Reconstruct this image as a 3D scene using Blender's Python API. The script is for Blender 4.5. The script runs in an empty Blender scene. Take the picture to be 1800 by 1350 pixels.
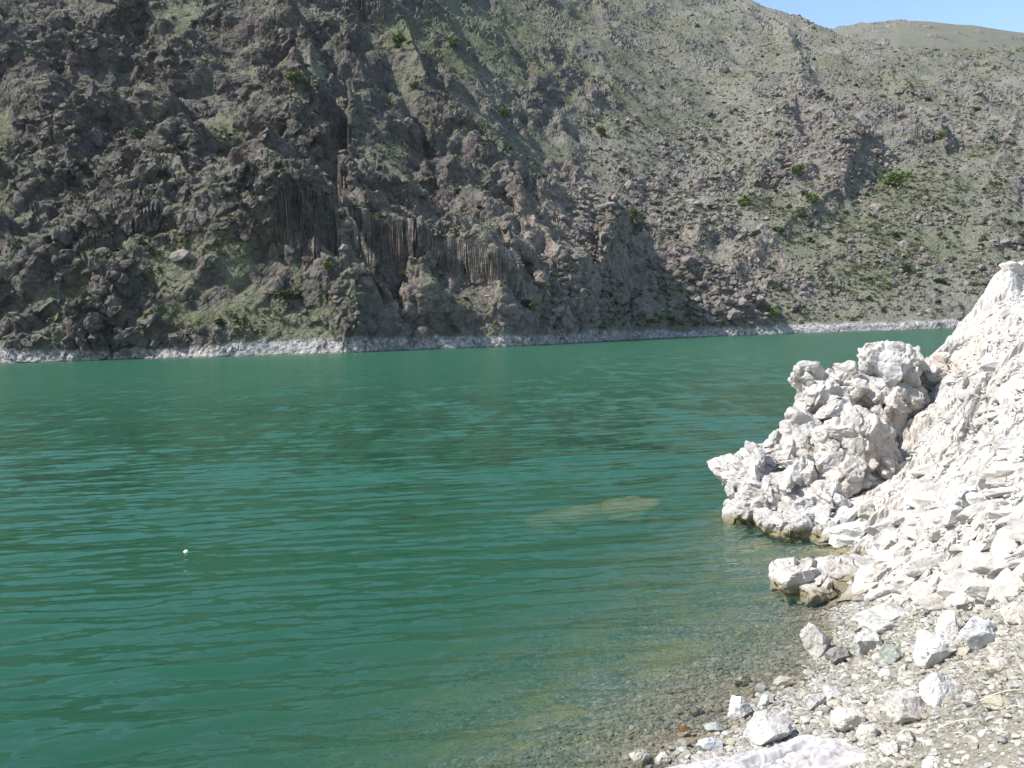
import bpy, math, random
import numpy as np
from mathutils import Vector, Matrix

# ------------------------------------------------------------------ camera
FPX, EYE = 1560.0, 2.6                       # focal length in photo pixels (1800 wide), eye height above water
PITCH, ROLL = math.radians(-3.1), math.radians(1.86)
scene = bpy.context.scene
F = np.array([0, math.cos(PITCH), math.sin(PITCH)])
U0 = np.array([0, -math.sin(PITCH), math.cos(PITCH)])
R0 = np.array([1.0, 0, 0])
RV = math.cos(ROLL) * R0 - math.sin(ROLL) * U0
UV = math.sin(ROLL) * R0 + math.cos(ROLL) * U0
cam = bpy.data.cameras.new("camera")
cam.sensor_width = 36.0
cam.lens = 36.0 * FPX / 1800.0
cam.clip_start, cam.clip_end = 0.1, 6000.0
camo = bpy.data.objects.new("camera", cam)
scene.collection.objects.link(camo)
camo.matrix_world = Matrix(((RV[0], UV[0], -F[0], 0), (RV[1], UV[1], -F[1], 0), (RV[2], UV[2], -F[2], EYE), (0, 0, 0, 1)))
scene.camera = camo

# ------------------------------------------------------------------ sky, sun, exposure
SUN_AZ, SUN_EL = math.radians(-107), math.radians(50)   # azimuth from +Y towards +X
world = bpy.data.worlds.new("World")
scene.world = world
world.use_nodes = True
wn = world.node_tree
wn.nodes.clear()
sky = wn.nodes.new("ShaderNodeTexSky")
sky.sky_type = 'NISHITA'
sky.sun_disc = False
sky.sun_elevation = SUN_EL
sky.sun_rotation = SUN_AZ
sky.altitude = 300
sky.air_density = 1.35
sky.dust_density = 0.5
sky.ozone_density = 3.5
bg = wn.nodes.new("ShaderNodeBackground")
bg.inputs[1].default_value = 0.15
wo = wn.nodes.new("ShaderNodeOutputWorld")
wn.links.new(sky.outputs[0], bg.inputs[0])
wn.links.new(bg.outputs[0], wo.inputs[0])
sl = bpy.data.lights.new("sun", 'SUN')
sl.energy = 5.0
sl.angle = math.radians(0.5)
sl.color = (1.0, 0.955, 0.905)
so = bpy.data.objects.new("sun", sl)
scene.collection.objects.link(so)
SUN = Vector((math.sin(SUN_AZ) * math.cos(SUN_EL), math.cos(SUN_AZ) * math.cos(SUN_EL), math.sin(SUN_EL)))
so.rotation_euler = SUN.to_track_quat('Z', 'Y').to_euler()
scene.view_settings.view_transform = 'Standard'
scene.view_settings.look = 'None'
scene.view_settings.exposure = 0.60
scene.view_settings.gamma = 1.0
scene.cycles.transparent_max_bounces = 16

# ------------------------------------------------------------------ geometry helpers
rng = np.random.default_rng(7)
random.seed(7)
f32 = np.float32


def at(x, y):
    """photo pixel -> (a, t): X = a*Y, Z = EYE + t*Y"""
    d = F + ((np.asarray(x, float)[..., None] - 900) / FPX) * RV - ((np.asarray(y, float)[..., None] - 675) / FPX) * UV
    return d[..., 0] / d[..., 1], d[..., 2] / d[..., 1]


def P(x, y, D):
    a, t = at(x, y)
    return np.array([a * D, D, EYE + t * D])


def G(x, y, z=0.0):
    a, t = at(x, y)
    return P(x, y, (z - EYE) / t)


def project(X, Y, Z):
    Z = Z - EYE
    d = X * F[0] + Y * F[1] + Z * F[2]
    return 900 + FPX * (X * RV[0] + Y * RV[1] + Z * RV[2]) / d, 675 - FPX * (X * UV[0] + Y * UV[1] + Z * UV[2]) / d


def hsh(ix, iy, iz, seed):
    h = ix.astype(np.uint32) * np.uint32(374761393) + iy.astype(np.uint32) * np.uint32(668265263) + iz.astype(np.uint32) * np.uint32(2246822519) + np.uint32((seed * 3266489917) & 0xffffffff)
    h = (h ^ (h >> np.uint32(13))) * np.uint32(1274126177)
    h = (h ^ (h >> np.uint32(15))) * np.uint32(2654435761)
    return h ^ (h >> np.uint32(16))


def r01(h, k):
    h = (h + np.uint32(k * 2654435761 & 0xffffffff)) * np.uint32(2246822519)
    h = (h ^ (h >> np.uint32(13))) * np.uint32(3266489917)
    return ((h ^ (h >> np.uint32(16))) & np.uint32(0xffffff)).astype(f32) * f32(1 / 16777216.0)


def chunks(fn):
    def run(p, *a, **k):
        p = np.asarray(p, f32)
        n = 200000
        outs = [fn(p[i:i + n], *a, **k) for i in range(0, len(p), n)]
        if isinstance(outs[0], tuple):
            return tuple(np.concatenate([o[j] for o in outs]) for j in range(len(outs[0])))
        return np.concatenate(outs)
    return run


@chunks
def vnoise(p, seed=0):
    """smooth value noise, about -1..1"""
    i = np.floor(p).astype(np.int32)
    f = p - i
    f = f * f * f * (f * (f * 6 - 15) + 10)
    out = np.zeros(len(p), f32)
    for dx in (0, 1):
        wx = f[:, 0] if dx else 1 - f[:, 0]
        for dy in (0, 1):
            wy = f[:, 1] if dy else 1 - f[:, 1]
            for dz in (0, 1):
                wz = f[:, 2] if dz else 1 - f[:, 2]
                out += wx * wy * wz * r01(hsh(i[:, 0] + dx, i[:, 1] + dy, i[:, 2] + dz, seed), 1)
    return out * 2 - 1


def fbm(p, scale, octv=4, seed=0, gain=0.5):
    p = np.asarray(p, f32) / f32(scale)
    s, a, tot = 0, 1.0, 0
    for o in range(octv):
        s = s + a * vnoise(p * f32(2.03 ** o) + f32(o * 17.3), seed + o)
        tot += a
        a *= gain
    return s / tot * 1.6


@chunks
def facets(p, seed=0, tilt=1.0, soft=0.16):
    """blocky rock noise: each Voronoi cell is a tilted plane. returns value, edge distance, cell random"""
    i = np.floor(p).astype(np.int32)
    n = len(p)
    d1 = np.full(n, 99, f32)
    d2 = np.full(n, 99, f32)
    bh = np.zeros(n, np.uint32)
    bv = np.zeros((n, 3), f32)
    for dx in (-1, 0, 1):
        for dy in (-1, 0, 1):
            for dz in (-1, 0, 1):
                h = hsh(i[:, 0] + dx, i[:, 1] + dy, i[:, 2] + dz, seed)
                v = np.stack([p[:, 0] - (i[:, 0] + dx + r01(h, 1)), p[:, 1] - (i[:, 1] + dy + r01(h, 2)), p[:, 2] - (i[:, 2] + dz + r01(h, 3))], 1)
                d = (v * v).sum(1)
                m = d < d1
                d2 = np.where(m, d1, np.minimum(d2, d))
                d1 = np.where(m, d, d1)
                bh = np.where(m, h, bh)
                bv[m] = v[m]
    g = np.stack([r01(bh, 5), r01(bh, 6), r01(bh, 7)], 1) - f32(0.5)
    rnd = r01(bh, 4)
    e = np.sqrt(d2) - np.sqrt(d1)
    s = np.clip(e / f32(soft), 0, 1)
    return (rnd - f32(0.15) + f32(tilt) * (g * bv).sum(1) * 2) * (s * (2 - s)) - f32(0.35), e, rnd


def sstep(e0, e1, x):
    t = np.clip((x - e0) / (e1 - e0), 0, 1)
    return t * t * (3 - 2 * t)


def mesh_np(name, verts, faces, smooth=False, attrs=None, colors=None):
    """faces: (n,k) int array"""
    me = bpy.data.meshes.new(name)
    verts = np.asarray(verts, f32)
    faces = np.asarray(faces, np.int32)
    n, k = faces.shape
    me.vertices.add(len(verts))
    me.vertices.foreach_set("co", verts.ravel())
    me.loops.add(n * k)
    me.loops.foreach_set("vertex_index", faces.ravel())
    me.polygons.add(n)
    me.polygons.foreach_set("loop_start", np.arange(0, n * k, k, dtype=np.int32))
    me.polygons.foreach_set("use_smooth", np.full(n, smooth, bool))
    me.update(calc_edges=True)
    for an, av in (attrs or {}).items():
        at_ = me.attributes.new(an, 'FLOAT', 'POINT')
        at_.data.foreach_set("value", np.asarray(av, f32))
    for an, av in (colors or {}).items():
        at_ = me.attributes.new(an, 'FLOAT_COLOR', 'POINT')
        c = np.ones((len(verts), 4), f32)
        c[:, :3] = av
        at_.data.foreach_set("color", c.ravel())
    return me


def grid_faces(nr, nc):
    idx = np.arange(nr * nc).reshape(nr, nc)
    return np.stack([idx[:-1, :-1], idx[:-1, 1:], idx[1:, 1:], idx[1:, :-1]], -1).reshape(-1, 4)


def add(name, me, mat=None, parent=None, loc=None, label=None, cat=None, group=None, kind=None):
    o = bpy.data.objects.new(name, me)
    scene.collection.objects.link(o)
    if mat is not None and me is not None and not me.materials:
        me.materials.append(mat)
    if parent is not None:
        o.parent = parent
    if loc is not None:
        o.location = loc
    if label:
        o["label"] = label
    if cat:
        o["category"] = cat
    if group:
        o["group"] = group
    if kind:
        o["kind"] = kind
    return o


# ------------------------------------------------------------------ material helpers
class NT:
    def __init__(self, name):
        self.m = bpy.data.materials.new(name)
        self.m.use_nodes = True
        self.t = self.m.node_tree
        self.t.nodes.clear()
        self.out = self.t.nodes.new("ShaderNodeOutputMaterial")

    def n(self, typ, _props=None, **ins):
        nd = self.t.nodes.new(typ)
        for k, v in (_props or {}).items():
            setattr(nd, k, v)
        for k, v in ins.items():
            k = int(k[1:]) if k[0] == "i" and k[1:].isdigit() else k.replace("_", " ")
            if hasattr(v, "is_linked") or hasattr(v, "links"):
                self.t.links.new(v, nd.inputs[k])
            else:
                nd.inputs[k].default_value = v
        return nd

    def math(self, op, a, b=0.0, c=None, clamp=False):
        nd = self.n("ShaderNodeMath", {"operation": op, "use_clamp": clamp}, i0=a, i1=b)
        if c is not None:
            if hasattr(c, "links"):
                self.t.links.new(c, nd.inputs[2])
            else:
                nd.inputs[2].default_value = c
        return nd.outputs[0]

    def mix(self, fac, a, b):
        nd = self.n("ShaderNodeMix", {"data_type": 'RGBA'})
        for idx, v in ((0, fac), (6, a), (7, b)):
            if hasattr(v, "links"):
                self.t.links.new(v, nd.inputs[idx])
            else:
                nd.inputs[idx].default_value = v if idx == 0 else (*v, 1)
        return nd.outputs[2]

    def noise(self, vec, scale, detail=4, rough=0.55, dist=0.0):
        return self.n("ShaderNodeTexNoise", None, Vector=vec, Scale=scale, Detail=detail, Roughness=rough, Distortion=dist).outputs[0]

    def voro(self, vec, scale, feature='F1'):
        return self.n("ShaderNodeTexVoronoi", {"feature": feature}, Vector=vec, Scale=scale)

    def ramp(self, fac, stops):
        nd = self.n("ShaderNodeValToRGB", None, Fac=fac)
        cr = nd.color_ramp
        while len(cr.elements) < len(stops):
            cr.elements.new(0.5)
        for e, (p, c) in zip(cr.elements, stops):
            e.position = p
            e.color = (*c, 1) if len(c) == 3 else c
        return nd.outputs[0]

    def smooth(self, x, lo, hi):
        nd = self.n("ShaderNodeMapRange", {"interpolation_type": 'SMOOTHSTEP'}, Value=x)
        nd.inputs[1].default_value = lo
        nd.inputs[2].default_value = hi
        return nd.outputs[0]

    def pos(self):
        return self.n("ShaderNodeNewGeometry").outputs["Position"]

    def attr(self, name, out="Fac"):
        return self.n("ShaderNodeAttribute", {"attribute_name": name}).outputs[out]

    def bump(self, h, strength, dist, normal=None):
        nd = self.n("ShaderNodeBump", None, Height=h, Strength=strength, Distance=dist)
        if normal is not None:
            self.t.links.new(normal, nd.inputs["Normal"])
        return nd.outputs[0]

    def principled(self, color, rough=0.9, normal=None, spec=0.2):
        nd = self.n("ShaderNodeBsdfPrincipled", None, Base_Color=color, Roughness=rough)
        nd.inputs["Specular IOR Level"].default_value = spec
        if normal is not None:
            self.t.links.new(normal, nd.inputs["Normal"])
        self.t.links.new(nd.outputs[0], self.out.inputs[0])
        return self.m


def sepz(nt, vec):
    return nt.n("ShaderNodeSeparateXYZ", None, Vector=vec).outputs[2]


def hill_material():
    nt = NT("hillside")
    p = nt.pos()
    rock = nt.attr("rock")
    warm = nt.attr("warm")
    lush = nt.attr("lush")
    cell = nt.attr("cell")
    n1 = nt.noise(p, 0.10, 6, 0.6)
    n2 = nt.noise(p, 0.55, 6, 0.65)
    n3 = nt.noise(p, 2.2, 5, 0.6)
    # rock colours
    tone = nt.math('ADD', nt.math('MULTIPLY', n2, 0.75), nt.math('MULTIPLY', cell, 0.3))
    rc = nt.ramp(tone, [(0.3, (0.072, 0.066, 0.066)), (0.5, (0.17, 0.152, 0.146)), (0.66, (0.27, 0.245, 0.235)), (0.85, (0.38, 0.35, 0.335))])
    rw = nt.ramp(tone, [(0.3, (0.105, 0.085, 0.074)), (0.5, (0.24, 0.195, 0.165)), (0.66, (0.35, 0.295, 0.25)), (0.85, (0.44, 0.39, 0.34))])
    rcol = nt.mix(nt.math('ADD', nt.math('MULTIPLY', warm, 0.75), 0.25), rc, rw)
    dkm = nt.n("ShaderNodeMix", {"data_type": 'RGBA', "blend_type": 'MULTIPLY'})
    nt.t.links.new(nt.attr("left_shade"), dkm.inputs[0])
    nt.t.links.new(rcol, dkm.inputs[6])
    dkm.inputs[7].default_value = (0.60, 0.585, 0.56, 1)  # darker left hill rock, the slope's shade put into its colour
    rcol = dkm.outputs[2]
    lich = nt.smooth(nt.math('ADD', n1, nt.math('MULTIPLY', n3, 0.3)), 0.62, 0.78)
    rcol = nt.mix(nt.math('MULTIPLY', lich, 0.32), rcol, (0.135, 0.15, 0.095))
    # grass colours
    gmix = nt.math('ADD', nt.math('MULTIPLY', n2, 0.6), nt.math('MULTIPLY', n3, 0.4))
    gdry = nt.ramp(gmix, [(0.33, (0.125, 0.124, 0.093)), (0.5, (0.205, 0.196, 0.157)), (0.66, (0.305, 0.285, 0.24))])
    ggrn = nt.ramp(gmix, [(0.33, (0.07, 0.077, 0.042)), (0.5, (0.135, 0.142, 0.082)), (0.66, (0.205, 0.203, 0.128))])
    gcol = nt.mix(lush, gdry, ggrn)
    msk = nt.math('ADD', rock, nt.math('MULTIPLY', nt.math('SUBTRACT', nt.math('ADD', n2, n3), 1.0), 0.9))
    msk = nt.smooth(msk, 0.38, 0.56)
    col = nt.mix(msk, gcol, rcol)
    # bleached drawdown band above the water
    z = sepz(nt, p)
    zb = nt.math('ADD', z, nt.math('MULTIPLY', nt.math('SUBTRACT', nt.noise(p, 0.16, 6, 0.7), 0.5), 4.5))
    zb = nt.math('ADD', zb, nt.math('MULTIPLY', nt.math('SUBTRACT', nt.noise(p, 0.035, 3, 0.5), 0.5), 4.0))
    band = nt.math('SUBTRACT', 1.0, nt.smooth(zb, 2.3, 3.5))
    bcol = nt.ramp(nt.noise(p, 0.9, 6, 0.7), [(0.36, (0.13, 0.12, 0.11)), (0.5, (0.36, 0.34, 0.325)), (0.62, (0.56, 0.54, 0.52))])
    bcol = nt.mix(nt.math('MULTIPLY', warm, 0.35), bcol, (0.62, 0.50, 0.44))
    col = nt.mix(nt.math('MULTIPLY', band, 0.92), col, bcol)
    wet = nt.math('SUBTRACT', 1.0, nt.smooth(z, 0.15, 0.4))
    col = nt.mix(nt.math('MULTIPLY', wet, 0.6), col, (0.09, 0.085, 0.06))
    h = nt.math('ADD', nt.math('MULTIPLY', nt.voro(p, 0.9).outputs[0], 0.8), n3)
    nrm = nt.bump(h, 0.9, 0.9)
    nrm2 = nt.bump(nt.noise(p, 6.0, 3, 0.6), 0.6, 0.25, nrm)
    return nt.principled(col, 0.95, nrm2, 0.1)


HILL = hill_material()

# ------------------------------------------------------------------ far shore: hills
SHX = np.array([-500, 0, 250, 450, 640, 690, 800, 930, 1030, 1086, 1110, 1300, 1500, 1700, 2300.])
sd = np.array([215, 205, 202, 199, 198, 206, 210, 220, 246, 279, 312, 324, 332, 339, 352.])
sa, _ = at(SHX, SHX * 0 + 600)
TAN_X = np.array([-500, 500, 800, 1000, 1180, 1350, 2300.])
TAN_V = np.array([0.92, 0.88, 0.76, 0.655, 0.62, 0.60, 0.56])
ta, _ = at(TAN_X, TAN_X * 0 + 600)


ba, _ = at(np.array([-500, 0, 400, 650, 850, 1000, 1100, 1250, 1500, 1800, 2300.]), np.full(11, 600.))
bd = np.array([222, 207, 200, 208, 246, 306, 320, 323, 331, 340, 350.])


FINE = np.linspace(-1.6, 1.5, 1200)


def smooth_tab(xa, va, width):
    f = np.interp(FINE, xa, va)
    kx = np.arange(-150, 151) * (FINE[1] - FINE[0])
    kern = np.exp(-(kx / width) ** 2)
    return np.convolve(np.pad(f, 150, 'edge'), kern / kern.sum(), 'valid')


D0_TAB = smooth_tab(ba, bd, 0.10)
TAN_TAB = smooth_tab(ta, TAN_V, 0.16)


def d0_of(a):
    return np.interp(a, FINE, D0_TAB)


def shore_of(a):
    return np.interp(a, sa, sd)


def tan_of(a):
    return np.interp(a, FINE, TAN_TAB)


def base_depth(a, t):
    k = tan_of(a)
    return (d0_of(a) * k + EYE) / (k - np.minimum(t, k - 0.08))


# crest lines (photo px) where the hill stops rising
CRX = np.array([-900, -300, 100, 500, 900, 1150, 1280, 1340, 1400, 1450, 1500, 1560, 1620, 1700, 1800, 2300.])
CRY = np.array([-70, -75, -62, -34, -26, -24, -14, 3, 26, 46, 62, 74, 80, 82, 84, 60.])
ca, ct = at(CRX, CRY)
cD = base_depth(ca, ct)

# spurs: photo px x, y and how far (fraction of the distance) they stand out towards the viewer; slopes of the two flanks
SPURS = [
    ([(490, 5, .05), (530, 70, .08), (520, 170, .10), (475, 262, .12), (545, 345, .085), (610, 470, .06), (668, 600, None)], 0.8, 1.35),
    ([(230, 5, .05), (190, 60, .05), (150, 190, .06), (120, 300, .06), (40, 440, .05), (-30, 620, None)], 1.0, 1.5),
    ([(455, 336, .20), (520, 400, .18), (590, 470, .14), (630, 540, .09), (668, 612, None)], 1.0, 1.6),
    ([(455, 336, .20), (385, 400, .17), (300, 470, .13), (215, 560, .08), (160, 632, None)], 1.5, 1.0),
    ([(700, 40, .03), (745, 130, .05), (800, 215, .07), (880, 310, .10), (920, 370, .16), (985, 425, .27), (1022, 500, .245), (1050, 560, .20), (1072, 599, None)], 0.75, 2.3),
    ([(880, 335, .14), (835, 400, .15), (780, 480, .14), (730, 550, .10), (692, 613, None)], 1.1, 1.6),
    ([(945, 375, .15), (905, 450, .16), (880, 520, .13), (905, 570, .10), (930, 606, None)], 1.0, 2.0),
    ([(590, 60, .04), (640, 150, .05), (700, 240, .06), (740, 300, .07), (800, 350, .08), (850, 375, .08)], 0.8, 1.6),
    ([(1360, 30, .01), (1400, 90, .035), (1412, 160, .05), (1400, 235, .045), (1330, 290, .03), (1220, 330, .01)], 0.55, 1.4),
    ([(1412, 165, .05), (1470, 205, .055), (1535, 235, .06), (1500, 300, .055), (1490, 345, .045), (1400, 380, .025), (1300, 470, .02), (1290, 575, .01)], 0.55, 1.5),
    ([(1560, 120, .01), (1640, 190, .05), (1660, 225, .06), (1640, 240, .03)], 0.55, 1.5),
    ([(1800, 180, .02), (1740, 330, .03), (1700, 360, .03), (1600, 400, .01)], 0.6, 1.2),
    ([(215, 290, .07), (300, 265, .09), (335, 320, .09), (320, 400, .06), (250, 470, .03)], 0.9, 1.4),
]


def tents(X, Y, z):
    for pts, kl, kr in SPURS:
        w = []
        for x, y, q in pts:
            a, t = at(x, y)
            D = base_depth(a, t) * (1 - q) if q is not None else EYE / -t + 1.0
            w.append((a * D, D, EYE + t * D))
        best = np.full(X.shape, -1e9)
        dmin = np.full(X.shape, 1e9)
        k = np.full(X.shape, kl, float)
        segs = []
        for (x0, y0, z0), (x1, y1, z1) in zip(w[:-1], w[1:]):
            dx, dy = x1 - x0, y1 - y0
            s = np.clip(((X - x0) * dx + (Y - y0) * dy) / (dx * dx + dy * dy), 0, 1)
            ex, ey = X - (x0 + s * dx), Y - (y0 + s * dy)
            d = np.sqrt(ex * ex + ey * ey)
            # travel is downhill towards the viewer: a negative cross product is the photo's right flank
            kk = np.where((X - x0) * dy - (Y - y0) * dx < 0, kr, kl)
            k = np.where(d < dmin - 1e-6, kk, np.where(d < dmin + 1e-6, np.maximum(k, kk), k))
            dmin = np.minimum(d, dmin)
            segs.append((z0 + s * (z1 - z0), d))
        for zs, d in segs:
            best = np.maximum(best, zs - k * d)
        z = np.maximum(z, best)
    return z


def blob(px, py, lst):
    s = np.zeros(px.shape, f32)
    for x, y, rx, ry, v in lst:
        s += (v * np.exp(-(((px - x) / rx) ** 2 + ((py - y) / ry) ** 2))).astype(f32)
    return s


ROCKY = [(300, 330, 120, 90, .5), (490, 270, 70, 70, .5), (130, 150, 120, 120, .2), (380, 90, 130, 70, .25), (960, 470, 150, 110, .6), (700, 430, 70, 110, .3),
         (780, 200, 70, 90, .3), (1080, 110, 90, 60, .15), (1420, 180, 60, 80, .35), (1560, 215, 110, 50, .5), (1450, 300, 90, 60, .4), (1330, 470, 70, 60, .3),
         (1620, 110, 80, 30, .2), (1760, 100, 60, 40, .25), (1380, 60, 50, 40, .3), (1750, 350, 60, 40, .3), (1150, 370, 110, 90, .2), (1450, 440, 120, 40, .15),
         (1720, 230, 60, 60, .15), (560, 530, 90, 60, .3), (40, 480, 100, 80, .2), (870, 350, 90, 40, .3), (1000, 150, 60, 40, .2), (1120, 50, 60, 40, .1), (40, 60, 120, 100, .3),
         (640, 90, 70, 70, .25), (560, 20, 50, 50, .3), (1360, 545, 150, 22, .15), (1560, 545, 140, 22, .15), (1240, 300, 120, 60, .1)]
GRASSY = [(410, 440, 90, 40, -.40), (910, 60, 90, 70, -.4), (1620, 340, 130, 60, -.5), (1600, 70, 160, 25, -.5), (690, 300, 60, 30, -.3), (1560, 400, 140, 50, -.3),
          (760, 520, 50, 20, -.5), (1250, 210, 90, 30, -.25), (720, 70, 60, 30, -.3), (840, 150, 60, 60, -.25), (560, 150, 30, 60, -.3), (930, 270, 60, 60, -.25),
          (1660, 460, 120, 40, -.3), (1450, 510, 200, 20, -.2), (1200, 60, 130, 40, -.3), (300, 560, 60, 20, -.2), (60, 430, 50, 20, -.4), (110, 520, 60, 20, -.3), (1480, 110, 40, 30, -.3),
          (345, 555, 60, 20, -.3), (140, 465, 40, 20, -.3)]


def build_hills():
    NC, NR = 1650, 780
    s = np.linspace(0, 1, NC)
    a = np.interp(s, [0, .07, .93, 1], [-1.25, -0.62, 0.62, 1.1])
    k = tan_of(a)
    r = np.linspace(0, 1, NR)
    tau = np.interp(r, [0, .04, .92, 1.0], [-0.06, 0.0, 0.43, 0.60])        # screen height wanted per row
    kk = np.maximum(k[None, :] * 0.86, 0)
    tt = np.where(tau[:, None] < 0, tau[:, None], kk * (1 - np.exp(-tau[:, None] / kk * 1.0)) if False else np.minimum(tau[:, None], kk))
    d0 = d0_of(a)
    ds = np.interp(a, FINE, smooth_tab(FINE, np.minimum(d0_of(FINE), shore_of(FINE)), 0.10)) - 10.0
    D = (ds * k + EYE)[None, :] / (k[None, :] - tt)
    # keep rows apart once the cap is reached
    D = D + np.arange(NR)[:, None] * 0.02
    cDa = np.interp(a, ca, cD)[None, :]

    def height(D):
        A = np.broadcast_to(a, D.shape)
        X, Y = A * D, D
        p2 = np.stack([X.ravel(), Y.ravel(), 0 * X.ravel()], 1)
        wob = fbm(p2, 60, 4, 3).reshape(D.shape)
        wob2 = fbm(p2, 22, 3, 9).reshape(D.shape)
        Dw = D + 7.0 * wob * np.clip((D - d0) / 60, 0.25, 1.4) + 1.5 * wob2
        z = np.where(Dw < cDa, (Dw - d0) * k, (cDa - d0) * k - (Dw - cDa) * 0.35)
        # rounded crest
        m = np.abs(Dw - cDa) < 25
        z = np.where(m, z - 0.25 * (25 - np.abs(Dw - cDa)) ** 2 / 50, z)
        zt = tents(X + 4 * wob, Y + 5 * wob2, z)
        cap = (D - shore_of(a) - 1.0 + 2.5 * wob2) * 2.0
        hh = np.clip(0.5 + 0.5 * (cap - zt) / 6.0, 0, 1)            # the foot of every spur drops steeply into the water
        z = np.maximum(np.minimum(zt, cap) - 6.0 * hh * (1 - hh) * 0.5, np.minimum(z, cap))
        z = np.maximum(z, -9.0)
        return X, Y, z + 2.0 * wob2 * np.clip(z / 20, 0, 1)
    # first pass on every third column, then space the rows evenly over the surface that was found
    X, Y, z = height(D)
    tt_ = (z - EYE) / D
    step = np.abs(np.diff(tt_, axis=0)) + 0.10 * np.diff(D, axis=0) / D[:-1] * 0.6
    step = np.clip(step, 1e-5, None) * np.where(tt_[:-1] > 0.42, .45, 1.0)
    cum = np.concatenate([np.zeros((1, NC)), np.cumsum(step, 0)], 0)
    kx = np.exp(-(np.arange(-150, 151) / 70.0) ** 2)
    kx /= kx.sum()
    cum /= cum[-1:]
    sm = np.apply_along_axis(lambda q: np.convolve(np.pad(q, 150, 'edge'), kx, 'valid'), 1, cum)   # neighbouring columns keep similar spacing
    want = np.linspace(0, 1, NR)
    D = np.stack([np.interp(want, sm[:, j], D[:, j]) for j in range(NC)], 1)
    X, Y, z = height(D)
    Xf, Yf = X.ravel(), Y.ravel()
    pos = np.stack([Xf, Yf, z.ravel()], 1).astype(f32)
    px, py = project(pos[:, 0], pos[:, 1], pos[:, 2])
    # rock / grass mask
    left = sstep(1150, 850, px + 0.25 * (py - 300))
    bias = -0.02 + 0.30 * left - 0.10 * sstep(250, 0, py) * (1 - left)
    bias = bias + blob(px, py, ROCKY) + blob(px, py, GRASSY)
    nm = 0.75 * fbm(pos * np.array([1, 1, .8], f32), 26, 5, 21, 0.6) + 0.25 * fbm(pos, 7, 3, 31)
    M = sstep(-0.12, 0.30, nm * 0.62 + bias - 0.10)
    # rock relief, cells stretched along dipping strata
    e1 = np.array([0.72, 0.10, 0.68])
    e1 /= np.linalg.norm(e1)
    q = pos + 2.2 * np.stack([fbm(pos, 9, 3, 41), fbm(pos, 9, 3, 42), fbm(pos, 9, 3, 43)], 1)
    along = (q @ e1.astype(f32))[:, None] * e1.astype(f32)[None, :]
    ql = q - 0.45 * along
    zz = np.array([1, 1, .62], f32)
    qr = q * zz
    qq = (ql * left[:, None] + qr * (1 - left[:, None])).astype(f32)
    f0, g0, c0 = facets(qq / f32(38.0) + f32(3.3), 5, 1.5, 0.10)
    f1, g1, c1 = facets(qq / f32(15.0), 1, 1.4, 0.10)
    e2 = np.array([-0.60, -0.35, 0.72], f32)
    e2 /= np.linalg.norm(e2)
    rq = np.stack([(q @ e2) / 13.0, (q @ e1.astype(f32)) / 48.0, q[:, 1] / 60.0], 1)
    rib = 1 - 2 * np.abs(fbm(rq, 1.0, 4, 123, 0.45))
    big = f1 * (4.4 + .8 * left) + left * (2.5 * rib + 5.5 * f0)
    fade = np.clip((pos[:, 2] + 3) / 5, 0.35, 1)
    n0 = np.stack([-0.15 * left - 0.25 * (1 - left), np.full(len(M), -0.62), np.full(len(M), 0.72)], 1)
    n0 /= np.linalg.norm(n0, axis=1)[:, None]
    d1 = (M * (big + 2.2) * fade).reshape(NR, NC)
    for ax, rad in ((1, 9), (0, 4)):
        kk_ = np.exp(-(np.arange(-rad, rad + 1) / (rad / 2.0)) ** 2)
        kk_ /= kk_.sum()
        d1 = sum(w_ * np.roll(d1, o_, ax) for w_, o_ in zip(kk_, range(-rad, rad + 1)))
    pos = pos + n0 * d1.reshape(-1, 1)
    # re-space every column over the cliffs that this made, then add the finer relief along the surface normal
    NR2 = 900
    g = pos.reshape(NR, NC, 3)
    tt_ = (g[:, :, 2] - EYE) / g[:, :, 1]
    step = np.sqrt(np.diff(tt_, axis=0) ** 2 + np.diff(g[:, :, 0] / g[:, :, 1], axis=0) ** 2) + 0.05 * np.abs(np.diff(g[:, :, 1], axis=0)) / g[:-1, :, 1]
    step = np.clip(step, 1e-6, 0.15) * np.where(tt_[:-1] > 0.42, .35, 1.0)
    cum = np.concatenate([np.zeros((1, NC)), np.cumsum(step, 0)], 0)
    cum /= cum[-1:]
    kx = np.exp(-(np.arange(-40, 41) / 16.0) ** 2)
    kx /= kx.sum()
    cum = np.apply_along_axis(lambda w_: np.convolve(np.pad(w_, 40, 'edge'), kx, 'valid'), 1, cum)
    want = np.linspace(0, 1, NR2)
    chans = np.concatenate([g, M.reshape(NR, NC, 1), bias.reshape(NR, NC, 1), left.reshape(NR, NC, 1), fade.reshape(NR, NC, 1)], 2)
    new = np.empty((NR2, NC, chans.shape[2]), f32)
    for c_ in range(NC):
        for h_ in range(chans.shape[2]):
            new[:, c_, h_] = np.interp(want, cum[:, c_], chans[:, c_, h_])
    g = new[:, :, :3]
    M, bias, left, fade = [new[:, :, h_].ravel() for h_ in (3, 4, 5, 6)]

    def normals(g):
        nv = np.cross(np.gradient(g, axis=1), np.gradient(g, axis=0))
        return nv / (np.linalg.norm(nv, axis=2)[:, :, None] + 1e-9)
    nv = normals(g)
    for ax in (0, 1):
        nv = (np.roll(nv, 1, ax) + 2 * nv + np.roll(nv, -1, ax) + np.roll(nv, 2, ax) + np.roll(nv, -2, ax))
    nv = (nv / (np.linalg.norm(nv, axis=2)[:, :, None] + 1e-9)).reshape(-1, 3)
    pos = g.reshape(-1, 3).astype(f32)
    px, py = project(pos[:, 0], pos[:, 1], pos[:, 2])
    q = pos + 1.2 * np.stack([fbm(pos, 5, 3, 41), fbm(pos, 5, 3, 42), fbm(pos, 5, 3, 43)], 1)
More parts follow.
